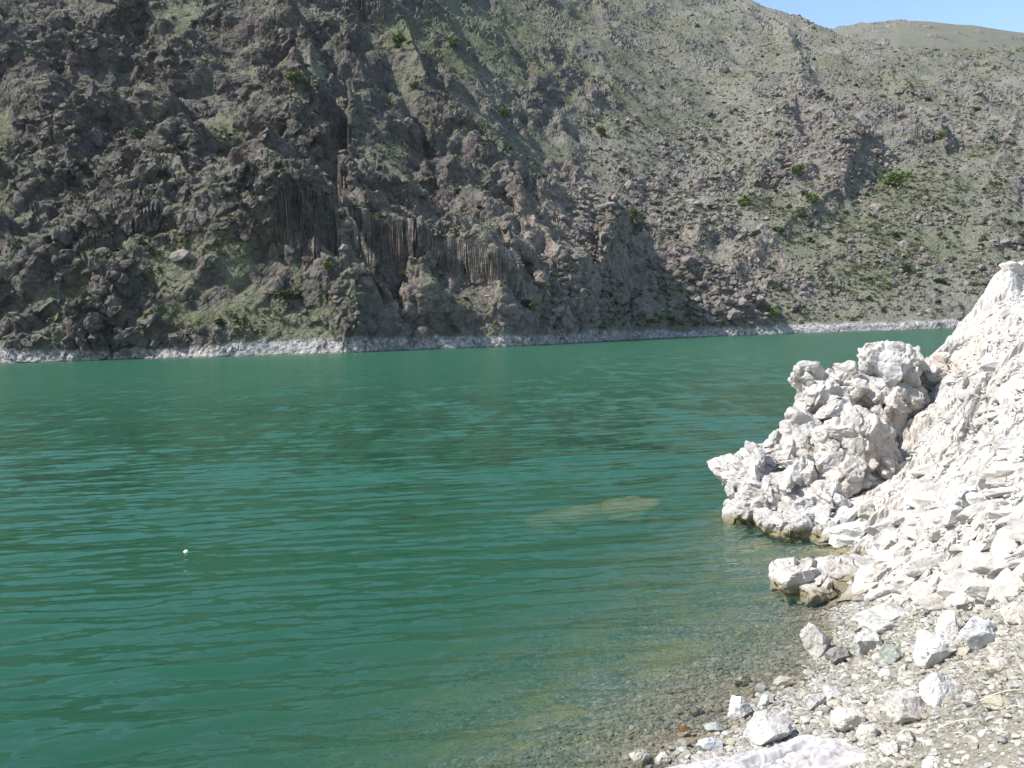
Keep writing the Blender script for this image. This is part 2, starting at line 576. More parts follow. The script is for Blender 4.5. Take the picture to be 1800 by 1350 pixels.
    f2, g2, c2 = facets(q / f32(5.2), 2, 1.2, .12)
    f3, g3, c3 = facets(q / f32(2.0), 3, 1.2, .14)
    vary = (0.42 + 0.75 * sstep(-.30, .45, fbm(pos, 24, 3, 131)))
    disp = M * vary * (1.45 * f2 + 0.62 * f3)
    # small separate blocks poking out of the grass
    sp = sstep(0.60, 0.68, c3) * sstep(-0.25, 0.35, fbm(pos, 18, 3, 77) + 0.3 * bias)
    disp = disp + (1 - M) * (0.40 * fbm(pos, 3.0, 3, 55) + sp * (0.6 + 0.7 * f3))
    rockattr = np.maximum(M, sp * 0.9)
    pos = pos + nv * (disp * fade)[:, None]
    NR = NR2
    nz = normals(pos.reshape(NR, NC, 3))[:, :, 2].ravel()
    ledge = sstep(0.58, 0.84, nz + 0.22 * fbm(pos, 6, 3, 99) + 0.08 * left)
    rockattr = rockattr * (1 - 0.85 * ledge)
    warm = np.clip(blob(px, py, [(960, 430, 170, 120, .9), (740, 470, 110, 120, .6), (1180, 370, 170, 110, .9), (1350, 480, 120, 70, .8), (1090, 260, 130, 80, .5), (600, 400, 80, 60, .5), (1600, 560, 200, 40, .3), (1330, 320, 100, 60, .4)]), 0, 1)
    lush = np.clip(0.24 + 0.42 * left - 0.45 * blob(px, py, [(1200, 380, 170, 120, 1), (1700, 250, 150, 120, .5)]) + blob(px, py, [(1600, 330, 70, 40, .8), (1620, 430, 200, 50, .5), (720, 90, 80, 60, .4), (130, 500, 110, 60, .5), (330, 560, 80, 40, .5), (900, 60, 100, 60, .3)]) + 0.5 * fbm(pos, 30, 3, 88), 0, 1)
    me = mesh_np("rocky_hills", pos, grid_faces(NR, NC), False, {"rock": rockattr, "warm": warm, "left_shade": np.clip(left * (1 - warm), 0, 1), "lush": lush, "cell": np.clip(0.5 * c2 + 0.5 * c3, 0, 1)})
    add("hills", me, HILL, kind="structure", label="steep craggy hills of dark rock and thin grass across the water")
    return pos.astype(f32), rockattr, left


HP, HROCK, HLEFT = build_hills()
hpx, hpy = project(HP[:, 0], HP[:, 1], HP[:, 2])


def build_distant():
    CX = np.array([1100, 1400, 1480, 1530, 1580, 1640, 1720, 1800, 1900, 2300.])
    CY = np.array([110, 70, 53, 45.5, 41, 43, 51, 62, 80, 140.])
    a_, t_ = at(CX, CY)
    NC, NR = 420, 160
    a = np.linspace(at(1100, 60)[0], at(2300, 60)[0], NC)
    tc = np.interp(a, a_, t_)
    Dc = 1150.0
    r = np.linspace(0, 1.35, NR)[:, None]
    D = 640 + (Dc - 640) * r
    zc = EYE + tc * Dc
    z = np.where(r <= 1, zc[None, :] - (1 - r) ** 1.25 * 240, zc[None, :] - ((r - 1) * 510) * 0.5)
    z = z - 3.0 * np.exp(-((r - 1) / 0.05) ** 2)
    X = a[None, :] * D
    Y = D + 0 * X
    p = np.stack([X.ravel(), Y.ravel(), z.ravel()], 1).astype(f32)
    M = sstep(0.42, 0.7, fbm(p, 40, 4, 15))
    f2, g2, c2 = facets(p / f32(9.0), 12, 1.0)
    p[:, 2] += M * (2 + 3 * f2) * 0.8 + 1.2 * fbm(p, 30, 3, 5) + 3.5 * fbm(p, 110, 2, 6) * 0
    me = mesh_np("distant_hill", p, grid_faces(NR, NC), False, {"rock": M * 0.8, "warm": M * 0, "lush": 0.35 + 0 * M, "cell": c2})
    add("distant_hill", me, HILL, kind="structure", label="smooth grassy hill rising behind the craggy slope under the sky")


build_distant()

# ------------------------------------------------------------------ near shore (one sheet: lake bed, pebble beach, white bank)
CT = []   # (X, Y, z)
for x, y, D in [(1800, 1345, 3.7), (1500, 1345, 4.64), (1640, 1345, 4.1), (1350, 1345, 4.95), (1600, 1200, 5.3), (1700, 1200, 4.85), (1800, 1200, 4.4), (1600, 1080, 6.9), (1700, 1080, 6.0),
                (1800, 1080, 5.2), (1500, 1075, 7.75), (1700, 980, 6.9), (1800, 1000, 5.7), (1600, 960, 8.7), (1500, 965, 9.9), (1650, 860, 9.3), (1700, 900, 7.8), (1800, 900, 6.3), (1750, 800, 8.6),
                (1800, 800, 7.4), (1625, 750, 12.6), (1500, 885, 11.7), (1570, 875, 11.5), (1440, 935, 11.2), (1600, 800, 12.5), (1590, 740, 13.4), (1610, 870, 10.6), (1700, 700, 11.0), (1640, 665, 14), (1650, 622, 15.5), (1690, 583, 16.0), (1800, 650, 9.8), (1800, 560, 13), (1740, 510, 16), (1775, 480, 16.5), (1830, 475, 16.5),
                (1720, 600, 14.0), (1950, 480, 14), (1950, 700, 8.5), (1950, 900, 5.4), (2100, 900, 5), (2300, 800, 6), (1950, 1200, 3.7), (2100, 500, 13), (2300, 480, 13)]:
    CT.append(tuple(P(x, y, D)))
for x, y, z in [(1120, 1347, 0), (1230, 1277, 0), (1330, 1215, 0), (1405, 1168, 0), (1450, 1112, 0), (1475, 1068, 0.02), (1420, 1000, -.15), (1380, 975, -.2), (1300, 935, -.25), (1255, 905, -.35),
                (1000, 1340, -.2), (800, 1340, -.55), (600, 1340, -.95), (300, 1340, -1.5), (0, 1340, -2.2), (1200, 1190, -.16), (1000, 1190, -.48), (1300, 1100, -.20), (1150, 1050, -.48), (1250, 980, -.36), (1100, 960, -.8),
                (900, 1000, -1.7), (600, 1100, -2.2), (1350, 1060, -.2), (1100, 860, -1.6), (800, 860, -3.0), (1230, 850, -1.0), (300, 1000, -3.2), (0, 1000, -3.6)]:
    CT.append(tuple(G(x, y, z)))
for w in [(4.2, 16.5, -.6), (5.5, 18.5, -.8), (7.5, 20.5, -.6), (9.5, 22, 0.5), (3, 20, -2.4), (6, 26, -3), (12, 26, 0), (0, 26, -4), (-10, 26, -5), (-12, 12, -4.5), (-8, 5, -3.4), (-3, 3.5, -1.4), (0, 1.5, .35), (0, -1, .95), (2, 0, 1.0),
          (4, 0, 1.5), (-4, -1, 0), (-10, -2, -2.5), (16, 22, 4), (16, 12, 5), (12, 4, 5), (14, -2, 5.5), (7, -2, 2.8), (20, 28, 3)]:
    CT.append(w)
CT = np.array(CT)


def tps_fit(p, z, lam):
    n = len(p)
    d = np.linalg.norm(p[:, None] - p[None], axis=2)
    K = np.where(d > 0, d * d * np.log(d + 1e-12), 0) + lam * np.eye(n)
    Q = np.c_[np.ones(n), p]
    A = np.block([[K, Q], [Q.T, np.zeros((3, 3))]])
    return np.linalg.solve(A, np.r_[z, 0, 0, 0])


TP = tps_fit(CT[:, :2], CT[:, 2], 0.15)


def ground0(X, Y):
    X, Y = np.asarray(X, float), np.asarray(Y, float)
    s = TP[-3] + TP[-2] * X + TP[-1] * Y
    for i in range(len(CT)):
        d2 = (X - CT[i, 0]) ** 2 + (Y - CT[i, 1]) ** 2
        s = s + TP[i] * 0.5 * d2 * np.log(d2 + 1e-12)
    return s


def bankness(X, Y, z):
    """1 on the bleached rock bank, 0 on the pebble beach"""
    px, py = project(X, Y, z)
    w = fbm(np.stack([X, Y, X * 0], -1).reshape(-1, 3), 0.8, 3, 61).reshape(np.shape(X)) * 40
    edge = np.interp(px, [1150, 1350, 1450, 1600, 1700, 1800, 2000], [900, 1010, 1040, 1062, 1085, 1075, 1080])
    return sstep(25, -30, py + w - edge) * sstep(-.12, .03, z)


def relief(X, Y, z):
    shp = np.shape(X)
    X, Y, z = np.ravel(X), np.ravel(Y), np.ravel(z)
    b = bankness(X, Y, z)
    p = np.stack([X, Y, z], 1).astype(f32)
    q = p + 0.10 * np.stack([fbm(p, .5, 3, 62), fbm(p, .5, 3, 63), fbm(p, .5, 3, 64)], 1)
    # strata dipping to the water
    e = np.array([0.80, -0.25, 0.55], f32)
    e /= np.linalg.norm(e)
    q = q - 0.30 * (q @ e)[:, None] * e[None]
    f0, g0, c0 = facets(q / f32(1.7), 70, 1.2, 0.14)
    f1, g1, c1 = facets(q / f32(0.62), 71, 1.3, 0.10)
    f2, g2, c2 = facets(q / f32(0.24), 72, 1.3, 0.12)
    f3, g3, c3 = facets(q / f32(0.10), 73, 1.2, 0.2)
    up = sstep(0.3, 1.6, z)
    rough = 0.35 + 0.65 * sstep(-0.3, 0.4, fbm(p, 1.6, 3, 68))
    d = b * ((0.16 + 0.14 * up) * f0 + 0.08 * rough * f1 + 0.045 * rough * f2 + 0.016 * f3 + 0.07 * fbm(p, 1.2, 4, 65) + 0.06 - 0.04 * np.exp(-(g1 / .05) ** 2) * sstep(-.2, .3, fbm(p, 1.0, 2, 95)) - 0.03 * np.exp(-(g2 / .07) ** 2))
    d = d + (1 - b) * (0.035 * fbm(p, .7, 3, 66) + 0.012 * fbm(p, .12, 2, 67))
    return d.reshape(shp), b.reshape(shp), (0.6 * c2 + 0.4 * c3).reshape(shp)


def ground(X, Y):
    z = ground0(X, Y)
    return z + relief(X, Y, z)[0]


def white_rock_nodes(nt, p, extra=None):
    n1 = nt.noise(p, 0.9, 5, 0.6)
    n2 = nt.noise(p, 4.0, 7, 0.68)
    n3 = nt.noise(p, 22.0, 5, 0.65)
    col = nt.ramp(n2, [(0.30, (0.20, 0.18, 0.15)), (0.42, (0.38, 0.355, 0.315)), (0.56, (0.45, 0.42, 0.385)), (0.72, (0.51, 0.485, 0.455))])
    col = nt.mix(nt.math('MULTIPLY', nt.smooth(n1, 0.5, 0.68), 0.55), col, (0.54, 0.45, 0.375))
    col = nt.mix(nt.math('MULTIPLY', nt.smooth(nt.noise(p, 1.4, 4, 0.6), 0.55, 0.7), 0.4), col, (0.45, 0.465, 0.47))
    col = nt.mix(nt.math('MULTIPLY', nt.smooth(nt.noise(p, 2.3, 6, 0.7), 0.56, 0.70), 0.55), col, (0.33, 0.295, 0.24))
    pit = nt.smooth(nt.math('ADD', n3, nt.math('MULTIPLY', n2, 0.5)), 0.98, 1.08)
    col = nt.mix(nt.math('MULTIPLY', pit, 0.5), col, (0.30, 0.27, 0.22))
    z = sepz(nt, p)
    zb = nt.math('ADD', z, nt.math('MULTIPLY', nt.math('SUBTRACT', n2, 0.5), 0.30))
    stain = nt.math('SUBTRACT', 1.0, nt.smooth(zb, 0.03, 0.16))
    col = nt.mix(nt.math('MULTIPLY', stain, 0.85), col, nt.mix(n3, (0.10, 0.085, 0.035), (0.22, 0.18, 0.085)))
    v = nt.voro(p, 16.0)
    h = nt.math('ADD', nt.math('MULTIPLY', n2, 1.0), nt.math('ADD', nt.math('MULTIPLY', n3, 0.35), nt.math('MULTIPLY', v.outputs[0], 0.25)))
    nrm = nt.bump(h, 0.8, 0.04)
    return col, nrm, n2, n3, z


def shore_material():
    nt = NT("shore_ground")
    p = nt.pos()
    col, nrm, n2, n3, z = white_rock_nodes(nt, p)
    b = nt.attr("bank")
    # pebbles and grit
    v1 = nt.voro(p, 26.0)
    v2 = nt.voro(p, 60.0)
    rnd = nt.n("ShaderNodeSeparateXYZ", None, Vector=v1.outputs[1]).outputs[0]
    rnd2 = nt.n("ShaderNodeSeparateXYZ", None, Vector=v2.outputs[1]).outputs[0]
    g = nt.ramp(nt.math('ADD', nt.math('MULTIPLY', rnd, 0.5), nt.math('MULTIPLY', rnd2, 0.5)), [(0.1, (0.11, 0.10, 0.08)), (0.4, (0.19, 0.175, 0.14)), (0.65, (0.26, 0.24, 0.195)), (0.95, (0.39, 0.365, 0.315))])
    g = nt.mix(nt.smooth(nt.noise(p, 1.2, 3, 0.5), 0.45, 0.62), g, (0.235, 0.215, 0.165))
    wet = nt.math('SUBTRACT', 1.0, nt.smooth(nt.math('ADD', z, nt.math('MULTIPLY', nt.math('SUBTRACT', n2, 0.5), 0.08)), -0.01, 0.07))
    bed = nt.ramp(nt.math('ADD', nt.math('MULTIPLY', rnd, 0.6), nt.math('MULTIPLY', rnd2, 0.4)), [(0.15, (0.055, 0.055, 0.05)), (0.5, (0.13, 0.12, 0.09)), (0.8, (0.22, 0.20, 0.15)), (0.97, (0.36, 0.34, 0.29))])
    weed = nt.smooth(nt.noise(p, 2.0, 4, 0.6), 0.42, 0.62)
    bed = nt.mix(nt.math('MULTIPLY', weed, 0.75), bed, (0.21, 0.175, 0.06))
    g = nt.mix(wet, g, bed)
    hp = nt.math('ADD', v1.outputs[0], nt.math('MULTIPLY', v2.outputs[0], 0.5))
    nb = nt.bump(nt.math('MULTIPLY', hp, -1.0), 0.8, 0.03)
    c = nt.mix(b, g, col)
    mixn = nt.n("ShaderNodeMix", {"data_type": 'VECTOR'})
    nt.t.links.new(b, mixn.inputs[0])
    nt.t.links.new(nb, mixn.inputs[4])
    nt.t.links.new(nrm, mixn.inputs[5])
    return nt.principled(c, 0.9, mixn.outputs[1], 0.2)


SHORE = shore_material()


def build_shore():
    a = np.interp(np.linspace(0, 1, 1000), [0, .12, .42, .93, 1], [-1.6, -0.62, 0.12, 0.62, 1.1])
    t = np.r_[np.linspace(2.2, 0.56, 60)[:-1], np.linspace(0.56, 0.06, 760)[:-1], np.linspace(0.06, 0.035, 60)]
    ref = 1.9
    A, T = np.meshgrid(a, t)
    D = ref / T
    # bank needs rows further out at the same density
    D = np.where(D > 30, 30 + (D - 30) * .4, D)
    X, Y = A * D, D
    z = ground0(X, Y)
    d, b, c = relief(X, Y, z)
    n = np.stack([np.full(X.shape, -.42), np.full(X.shape, -.55), np.full(X.shape, .72)], -1) * (b * d)[..., None]
    V = np.stack([X, Y, z + (1 - b) * d], -1) + n
    me = mesh_np("shore", V.reshape(-1, 3), grid_faces(*X.shape), False, {"bank": b.ravel()})
    add("shore", me, SHORE, kind="structure", label="bleached white rock bank and pebble beach running under the water")


build_shore()
# ------------------------------------------------------------------ water
def water_material():
    nt = NT("lake_water")
    p = nt.pos()
    mp = nt.n("ShaderNodeMapping", None, Vector=p)
    mp.inputs["Rotation"].default_value = (0, 0, math.radians(-8))
    mp.inputs["Scale"].default_value = (0.40, 1.0, 1.0)
    geo = nt.n("ShaderNodeNewGeometry")

    def tilt(scale, detail, amount):
        c = nt.n("ShaderNodeTexNoise", None, Vector=mp.outputs[0], Scale=scale, Detail=detail, Roughness=0.6, Distortion=0.3).outputs[1]
        c = nt.n("ShaderNodeVectorMath", {"operation": 'SUBTRACT'}, i0=c, i1=(0.5, 0.5, 0.5)).outputs[0]
        return nt.n("ShaderNodeVectorMath", {"operation": 'MULTIPLY'}, i0=c, i1=(amount * 0.5, amount, 0.0)).outputs[0]
    v = nt.n("ShaderNodeVectorMath", {"operation": 'ADD'}, i0=tilt(0.9, 4, 0.24), i1=tilt(9.0, 3, 0.24)).outputs[0]
    chop = nt.attr("chop")
    mp2 = nt.n("ShaderNodeMapping", None, Vector=p)
    mp2.inputs["Scale"].default_value = (1.1, 0.30, 1.0)
    c2 = nt.n("ShaderNodeTexNoise", None, Vector=mp2.outputs[0], Scale=1.0, Detail=4, Roughness=0.7).outputs[1]
    c2 = nt.n("ShaderNodeVectorMath", {"operation": 'SUBTRACT'}, i0=c2, i1=(0.5, 0.5, 0.5)).outputs[0]
    c2 = nt.n("ShaderNodeVectorMath", {"operation": 'MULTIPLY'}, i0=c2, i1=(0.12, 0.40, 0.0)).outputs[0]
    c2s = nt.n("ShaderNodeVectorMath", {"operation": 'SCALE'}, i0=c2)
    nt.t.links.new(chop, c2s.inputs[3])
    v = nt.n("ShaderNodeVectorMath", {"operation": 'ADD'}, i0=v, i1=c2s.outputs[0]).outputs[0]
    sc_ = nt.n("ShaderNodeVectorMath", {"operation": 'SCALE'}, i0=v)
    nt.t.links.new(nt.math('SUBTRACT', 1.0, nt.math('MULTIPLY', chop, -2.2)), sc_.inputs[3])
    v = nt.n("ShaderNodeVectorMath", {"operation": 'ADD'}, i0=sc_.outputs[0], i1=geo.outputs["Normal"]).outputs[0]
    nrm = nt.n("ShaderNodeVectorMath", {"operation": 'NORMALIZE'}, i0=v).outputs[0]
    fr = nt.n("ShaderNodeFresnel", None, IOR=1.33, Normal=nrm)
    fac = nt.math('MULTIPLY', nt.math('MINIMUM', fr.outputs[0], nt.math('SUBTRACT', 1.0, nt.math('MULTIPLY', chop, 0.54))), nt.math('SUBTRACT', 1.0, geo.outputs["Backfacing"]))
    gl = nt.n("ShaderNodeBsdfGlossy", None, Roughness=nt.math('ADD', 0.025, nt.math('MULTIPLY', chop, 0.12)), Normal=nrm)
    tr = nt.n("ShaderNodeBsdfTransparent")
    mx = nt.n("ShaderNodeMixShader", None, Fac=fac, i1=tr.outputs[0], i2=gl.outputs[0])
    nt.t.links.new(mx.outputs[0], nt.out.inputs[0])
    vol = nt.n("ShaderNodeVolumePrincipled", None)
    vol.inputs["Color"].default_value = (0.064, 0.280, 0.146, 1)
    vol.inputs["Density"].default_value = 0.70
    vol.inputs["Absorption Color"].default_value = (0, 0, 0, 1)
    vol.inputs["Anisotropy"].default_value = 0.0
    nt.t.links.new(vol.outputs[0], nt.out.inputs[1])
    return nt.m


def build_water():
    NC = 1100
    a = np.interp(np.linspace(0, 1, NC), [0, .1, .9, 1], [-1.6, -0.62, 0.62, 1.4])
    t = np.r_[np.linspace(3.0, 0.62, 20)[:-1], np.linspace(0.62, 0.02, 1600)[:-1], np.linspace(0.02, 0.0052, 60)]
    A, T = np.meshgrid(a, t)
    D = EYE / T
    X, Y = A * D, D
    Z = np.zeros_like(X)
    r = np.random.default_rng(3)
    wsum, wres = 0, 0
    step = D * D / EYE * (0.60 / 1600) * 2.0                     # what a row can resolve
    for i in range(170):
        lam = 0.06 * (10 ** (r.random() * 1.32))               # 0.06 .. 1.25 m
        th = math.radians(90 + 6 + r.normal() * (9 + 10 * (lam < .2)))
        kx, ky = math.cos(th) * 2 * math.pi / lam, math.sin(th) * 2 * math.pi / lam
        amp = (0.0027 if lam > .16 else 0.0011) * lam ** 0.88 * (0.5 + r.random())
        fade = np.clip(lam / (step * 1.3) - 0.6, 0, 1)
        wsum, wres = wsum + 1, wres + fade
        Z += amp * fade * np.sin(kx * X + ky * Y + r.random() * 6.283)
    g = fbm(np.stack([X.ravel() / 3, Y.ravel(), 0 * X.ravel()], 1), 3.5, 3, 5).reshape(X.shape)
    Z *= 0.85 + 0.6 * g
    Z *= sstep(0.66, 0.60, T)
    chop = np.sqrt(np.clip(1 - wres / wsum, 0, 1)) * sstep(.66, .60, T)
    nr = len(t)
    V = np.stack([X, Y, Z], -1).reshape(-1, 3)
    faces = grid_faces(nr, NC)
    # close the body: a skirt and a bottom
    ring = np.r_[np.arange(NC), NC - 1 + NC * np.arange(1, nr), (nr - 1) * NC + np.arange(NC - 2, -1, -1), NC * np.arange(nr - 2, 0, -1)]
    low = V[ring].copy()
    low[:, 2] = -11.0
    nV = len(V)
    m = len(ring)
    i = np.arange(m)
    j = (i + 1) % m
    skirt = np.stack([ring[i], nV + i, nV + j, ring[j]], 1)
    V = np.r_[V, low, [[0, 200, -11.0]]]
    me = mesh_np("lake_water", V, np.r_[faces, skirt], True, {"chop": np.r_[chop.ravel(), np.zeros(len(V) - nV)]})
    # bottom fan
    import bmesh
    bm = bmesh.new()
    bm.from_mesh(me)
    bm.verts.ensure_lookup_table()
    c = bm.verts[nV + m]
    for q in range(m):
        bm.faces.new((bm.verts[nV + q], c, bm.verts[nV + (q + 1) % m]))
    bmesh.ops.recalc_face_normals(bm, faces=bm.faces[:])
    bm.to_mesh(me)
    bm.free()
    add("lake_water", me, water_material(), kind="structure", label="green rippled reservoir water between the shore and the hills")


build_water()


# ------------------------------------------------------------------ rocks of the near shore
import bmesh


def ico(sub):
    bm = bmesh.new()
    bmesh.ops.create_icosphere(bm, subdivisions=sub, radius=1.0)
    v = np.array([x.co[:] for x in bm.verts], f32)
    fcs = np.array([[x.index for x in q.verts] for q in bm.faces], np.int32)
    bm.free()
    return v, fcs


ICO = {i: ico(i) for i in (1, 2, 3, 4, 5)}


def cut_rock(seed, sub=3, cuts=9, lo=.45, hi=.85, noise=0.06):
    """unit boulder: a ball cut by random planes"""
    r = np.random.default_rng(seed)
    v, fc = ICO[sub]
    v = v.copy()
    for _ in range(cuts):
        n = r.normal(size=3)
        n /= np.linalg.norm(n)
        d = r.uniform(lo, hi)
        over = np.maximum(0, v @ n - d)
        v -= (over[:, None] * n[None]).astype(f32)
    if noise:
        v = v * (1 + noise * fbm(v + seed % 97, 0.8, 3, seed))[:, None]
    return v, fc


def white_rock_material():
    nt = NT("white_limestone")
    p = nt.pos()
    col, nrm, n2, n3, z = white_rock_nodes(nt, p)
    return nt.principled(col, 0.9, nrm, 0.15)


def stone_material():
    nt = NT("beach_stone")
    oi = nt.n("ShaderNodeObjectInfo")
    tc = nt.n("ShaderNodeTexCoord").outputs["Object"]
    p = nt.pos()
    n1 = nt.noise(p, 14.0, 6, 0.65)
    n2 = nt.noise(p, 60.0, 4, 0.6)
    dk = nt.n("ShaderNodeMix", {"data_type": 'RGBA', "blend_type": 'MULTIPLY'})
    dk.inputs[0].default_value = 1.0
    nt.t.links.new(oi.outputs["Color"], dk.inputs[6])
    nt.t.links.new(nt.ramp(nt.math('ADD', nt.math('MULTIPLY', n1, .7), nt.math('MULTIPLY', n2, .3)), [(0.32, (0.62, 0.60, 0.56)), (0.5, (0.95, 0.94, 0.92)), (0.68, (1.12, 1.12, 1.1))]), dk.inputs[7])
    z = sepz(nt, p)
    wet = nt.math('SUBTRACT', 1.0, nt.smooth(nt.math('ADD', z, nt.math('MULTIPLY', nt.math('SUBTRACT', n1, 0.5), 0.05)), 0.0, 0.05))
    dkc = nt.n("ShaderNodeMix", {"data_type": 'RGBA', "blend_type": 'MULTIPLY'})
    nt.t.links.new(nt.math('MULTIPLY', wet, 0.9), dkc.inputs[0])
    nt.t.links.new(dk.outputs[2], dkc.inputs[6])
    dkc.inputs[7].default_value = (0.32, 0.29, 0.2, 1)
    nrm = nt.bump(nt.math('ADD', n1, nt.math('MULTIPLY', n2, .4)), 0.7, 0.025)
    return nt.principled(dkc.outputs[2], 0.85, nrm, 0.25)


WHITE = white_rock_material()
STONE = stone_material()


def outcrop(name, lumps, sub, seed, amps, **kw):
    """lumps: photo px x, y, distance, half width px, half height px, half depth m, roll deg -> fractured rock of wedged blocks"""
    vs, fs, n = [], [], 0

    def put(v, fc, ctr, size):
        nonlocal n
        rad = v - ctr
        nrm = rad / (np.linalg.norm(rad, axis=1)[:, None] + 1e-6)
        q = v + 0.05 * np.stack([fbm(v, .3, 3, seed), fbm(v, .3, 3, seed + 1), fbm(v, .3, 3, seed + 2)], 1)
        d = np.zeros(len(v), f32)
        for sc, am, tl in amps:
            fv, fg, _ = facets(q / f32(sc), seed + int(sc * 1000), tl, 0.12)
            d += am * (fv - .45 * np.exp(-(fg / .08) ** 2))
        d = d * min(1.0, size / .35) + 0.006 * fbm(v, .07, 3, seed + 6)
        vs.append(v + nrm * d[:, None])
        fs.append(fc + n)
        n += len(v)
    for i, (x, y, D, rx, rz, ry, rol) in enumerate(lumps):
        s = D / FPX
        R_ = np.array([rx * s, ry, rz * s])
        c, sn = math.cos(math.radians(rol)), math.sin(math.radians(rol))
        ctr0 = P(x, y, D)

        def rot(v):
            return np.stack([v[:, 0] * c + v[:, 2] * sn, v[:, 1], -v[:, 0] * sn + v[:, 2] * c], 1)
        v, fc = cut_rock(seed * 31 + i, 5, 13, .55, .86, .07)
        v = rot(v * R_ * 1.12) + ctr0
        put(v, fc, ctr0, float(np.prod(R_)) ** (1 / 3))
        rr = np.random.default_rng(seed * 77 + i)
        vol_ = float(np.prod(R_)) ** (1 / 3)
        for j in range(9):
            u_ = rr.normal(size=3)
            u_ /= np.linalg.norm(u_)
            u_[1] = -abs(u_[1]) if rr.random() < .7 else u_[1]
            ctr = rot((u_ * R_ * .84)[None])[0] + ctr0
            sz = vol_ * rr.uniform(.28, .60)
            cv, cf = cut_rock(int(rr.integers(100000)), sub, 12, .48, .80, .06)
            A_ = np.linalg.qr(rr.normal(size=(3, 3)))[0]
            put((cv * np.array([1.3, 1, .75])) @ A_.T * sz + ctr, cf, ctr, sz)
    co = np.concatenate(vs)
    org = co.mean(0)
    me = mesh_np(name, co - org, np.concatenate(fs), False)
    return add(name, me, WHITE, loc=Vector(org), **kw)


RA = [(0.55, .05, 1.4), (0.20, .035, 1.4), (0.08, .009, 1.2)]
outcrop("limestone_outcrop", [(1440, 705, 13.3, 50, 55, .5, 0), (1418, 658, 13.2, 28, 28, .25, 0), (1475, 690, 13.4, 42, 45, .5, 10), (1430, 770, 13.0, 72, 58, .6, 20), (1395, 800, 12.9, 48, 45, .4, 20),
                              (1480, 760, 13.2, 60, 70, .6, 0), (1505, 690, 13.5, 45, 48, .5, 0), (1500, 860, 13.0, 100, 60, .6, 0), (1558, 652, 13.6, 50, 46, .5, 0), (1545, 622, 13.7, 30, 20, .3, 0),
                              (1592, 640, 13.7, 32, 30, .4, 0), (1560, 715, 13.4, 55, 50, .5, 0), (1622, 655, 14.2, 40, 32, .5, 0), (1600, 740, 13.6, 40, 50, .4, 0)],
        4, 11, RA, label="knobbly white limestone outcrop with two rounded humps against the water", cat="rock outcrop")
outcrop("limestone_boulder", [(1500, 790, 12.2, 60, 60, .5, 30), (1530, 762, 12.4, 45, 42, .45, 0), (1478, 832, 12, 52, 42, .45, 0), (1552, 812, 12.3, 36, 48, .4, 0), (1520, 845, 12.1, 55, 30, .4, 0)],
        4, 12, [(0.50, .04, 1.4), (0.18, .03, 1.4), (0.075, .008, 1.2)], label="big white boulder leaning on the outcrop, its underside dark and pitted", cat="boulder")
outcrop("limestone_ledge", [(1320, 838, 12.6, 65, 30, .6, 18), (1280, 826, 12.6, 24, 11, .2, 25), (1340, 805, 13, 52, 22, .5, -15), (1330, 872, 12.2, 58, 30, .6, 20), (1312, 900, 12, 40, 20, .4, 20), (1400, 872, 12, 70, 45, .7, 20),
                            (1420, 922, 11.3, 62, 26, .6, 15), (1462, 945, 10.8, 42, 16, .4, 5), (1375, 925, 11.3, 48, 22, .4, 20), (1480, 892, 11.8, 60, 35, .6, 10), (1545, 905, 11.5, 50, 30, .5, 0), (1420, 830, 12.6, 60, 40, .6, 20)],
        4, 13, [(0.42, .05, 1.4), (0.17, .035, 1.4), (0.07, .009, 1.2)], label="low layered cream ledge jutting into the water below the outcrop", cat="rock ledge")
outcrop("limestone_rock", [(1408, 1020, 8.7, 48, 34, .3, 10), (1384, 1003, 8.8, 28, 22, .2, 0), (1430, 1035, 8.55, 33, 25, .25, 0), (1475, 1012, 9.0, 52, 28, .4, 0), (1530, 1005, 9.0, 50, 24, .4, -5)],
        4, 14, [(0.30, .03, 1.3), (0.12, .022, 1.3), (0.05, .006, 1.2)], label="rounded white knob with an olive waterline stain at the small inlet", cat="rock")


def hit(x, y):
    a, t = at(x, y)
    D = np.linspace(3.0, 20, 700)
    X, Y = a * D, D
    h = EYE + t * D - ground(X, Y)
    i = np.argmax(h < 0) if (h < 0).any() else len(D) - 1
    return np.array([X[i], Y[i], EYE + t * D[i]]), D[i]


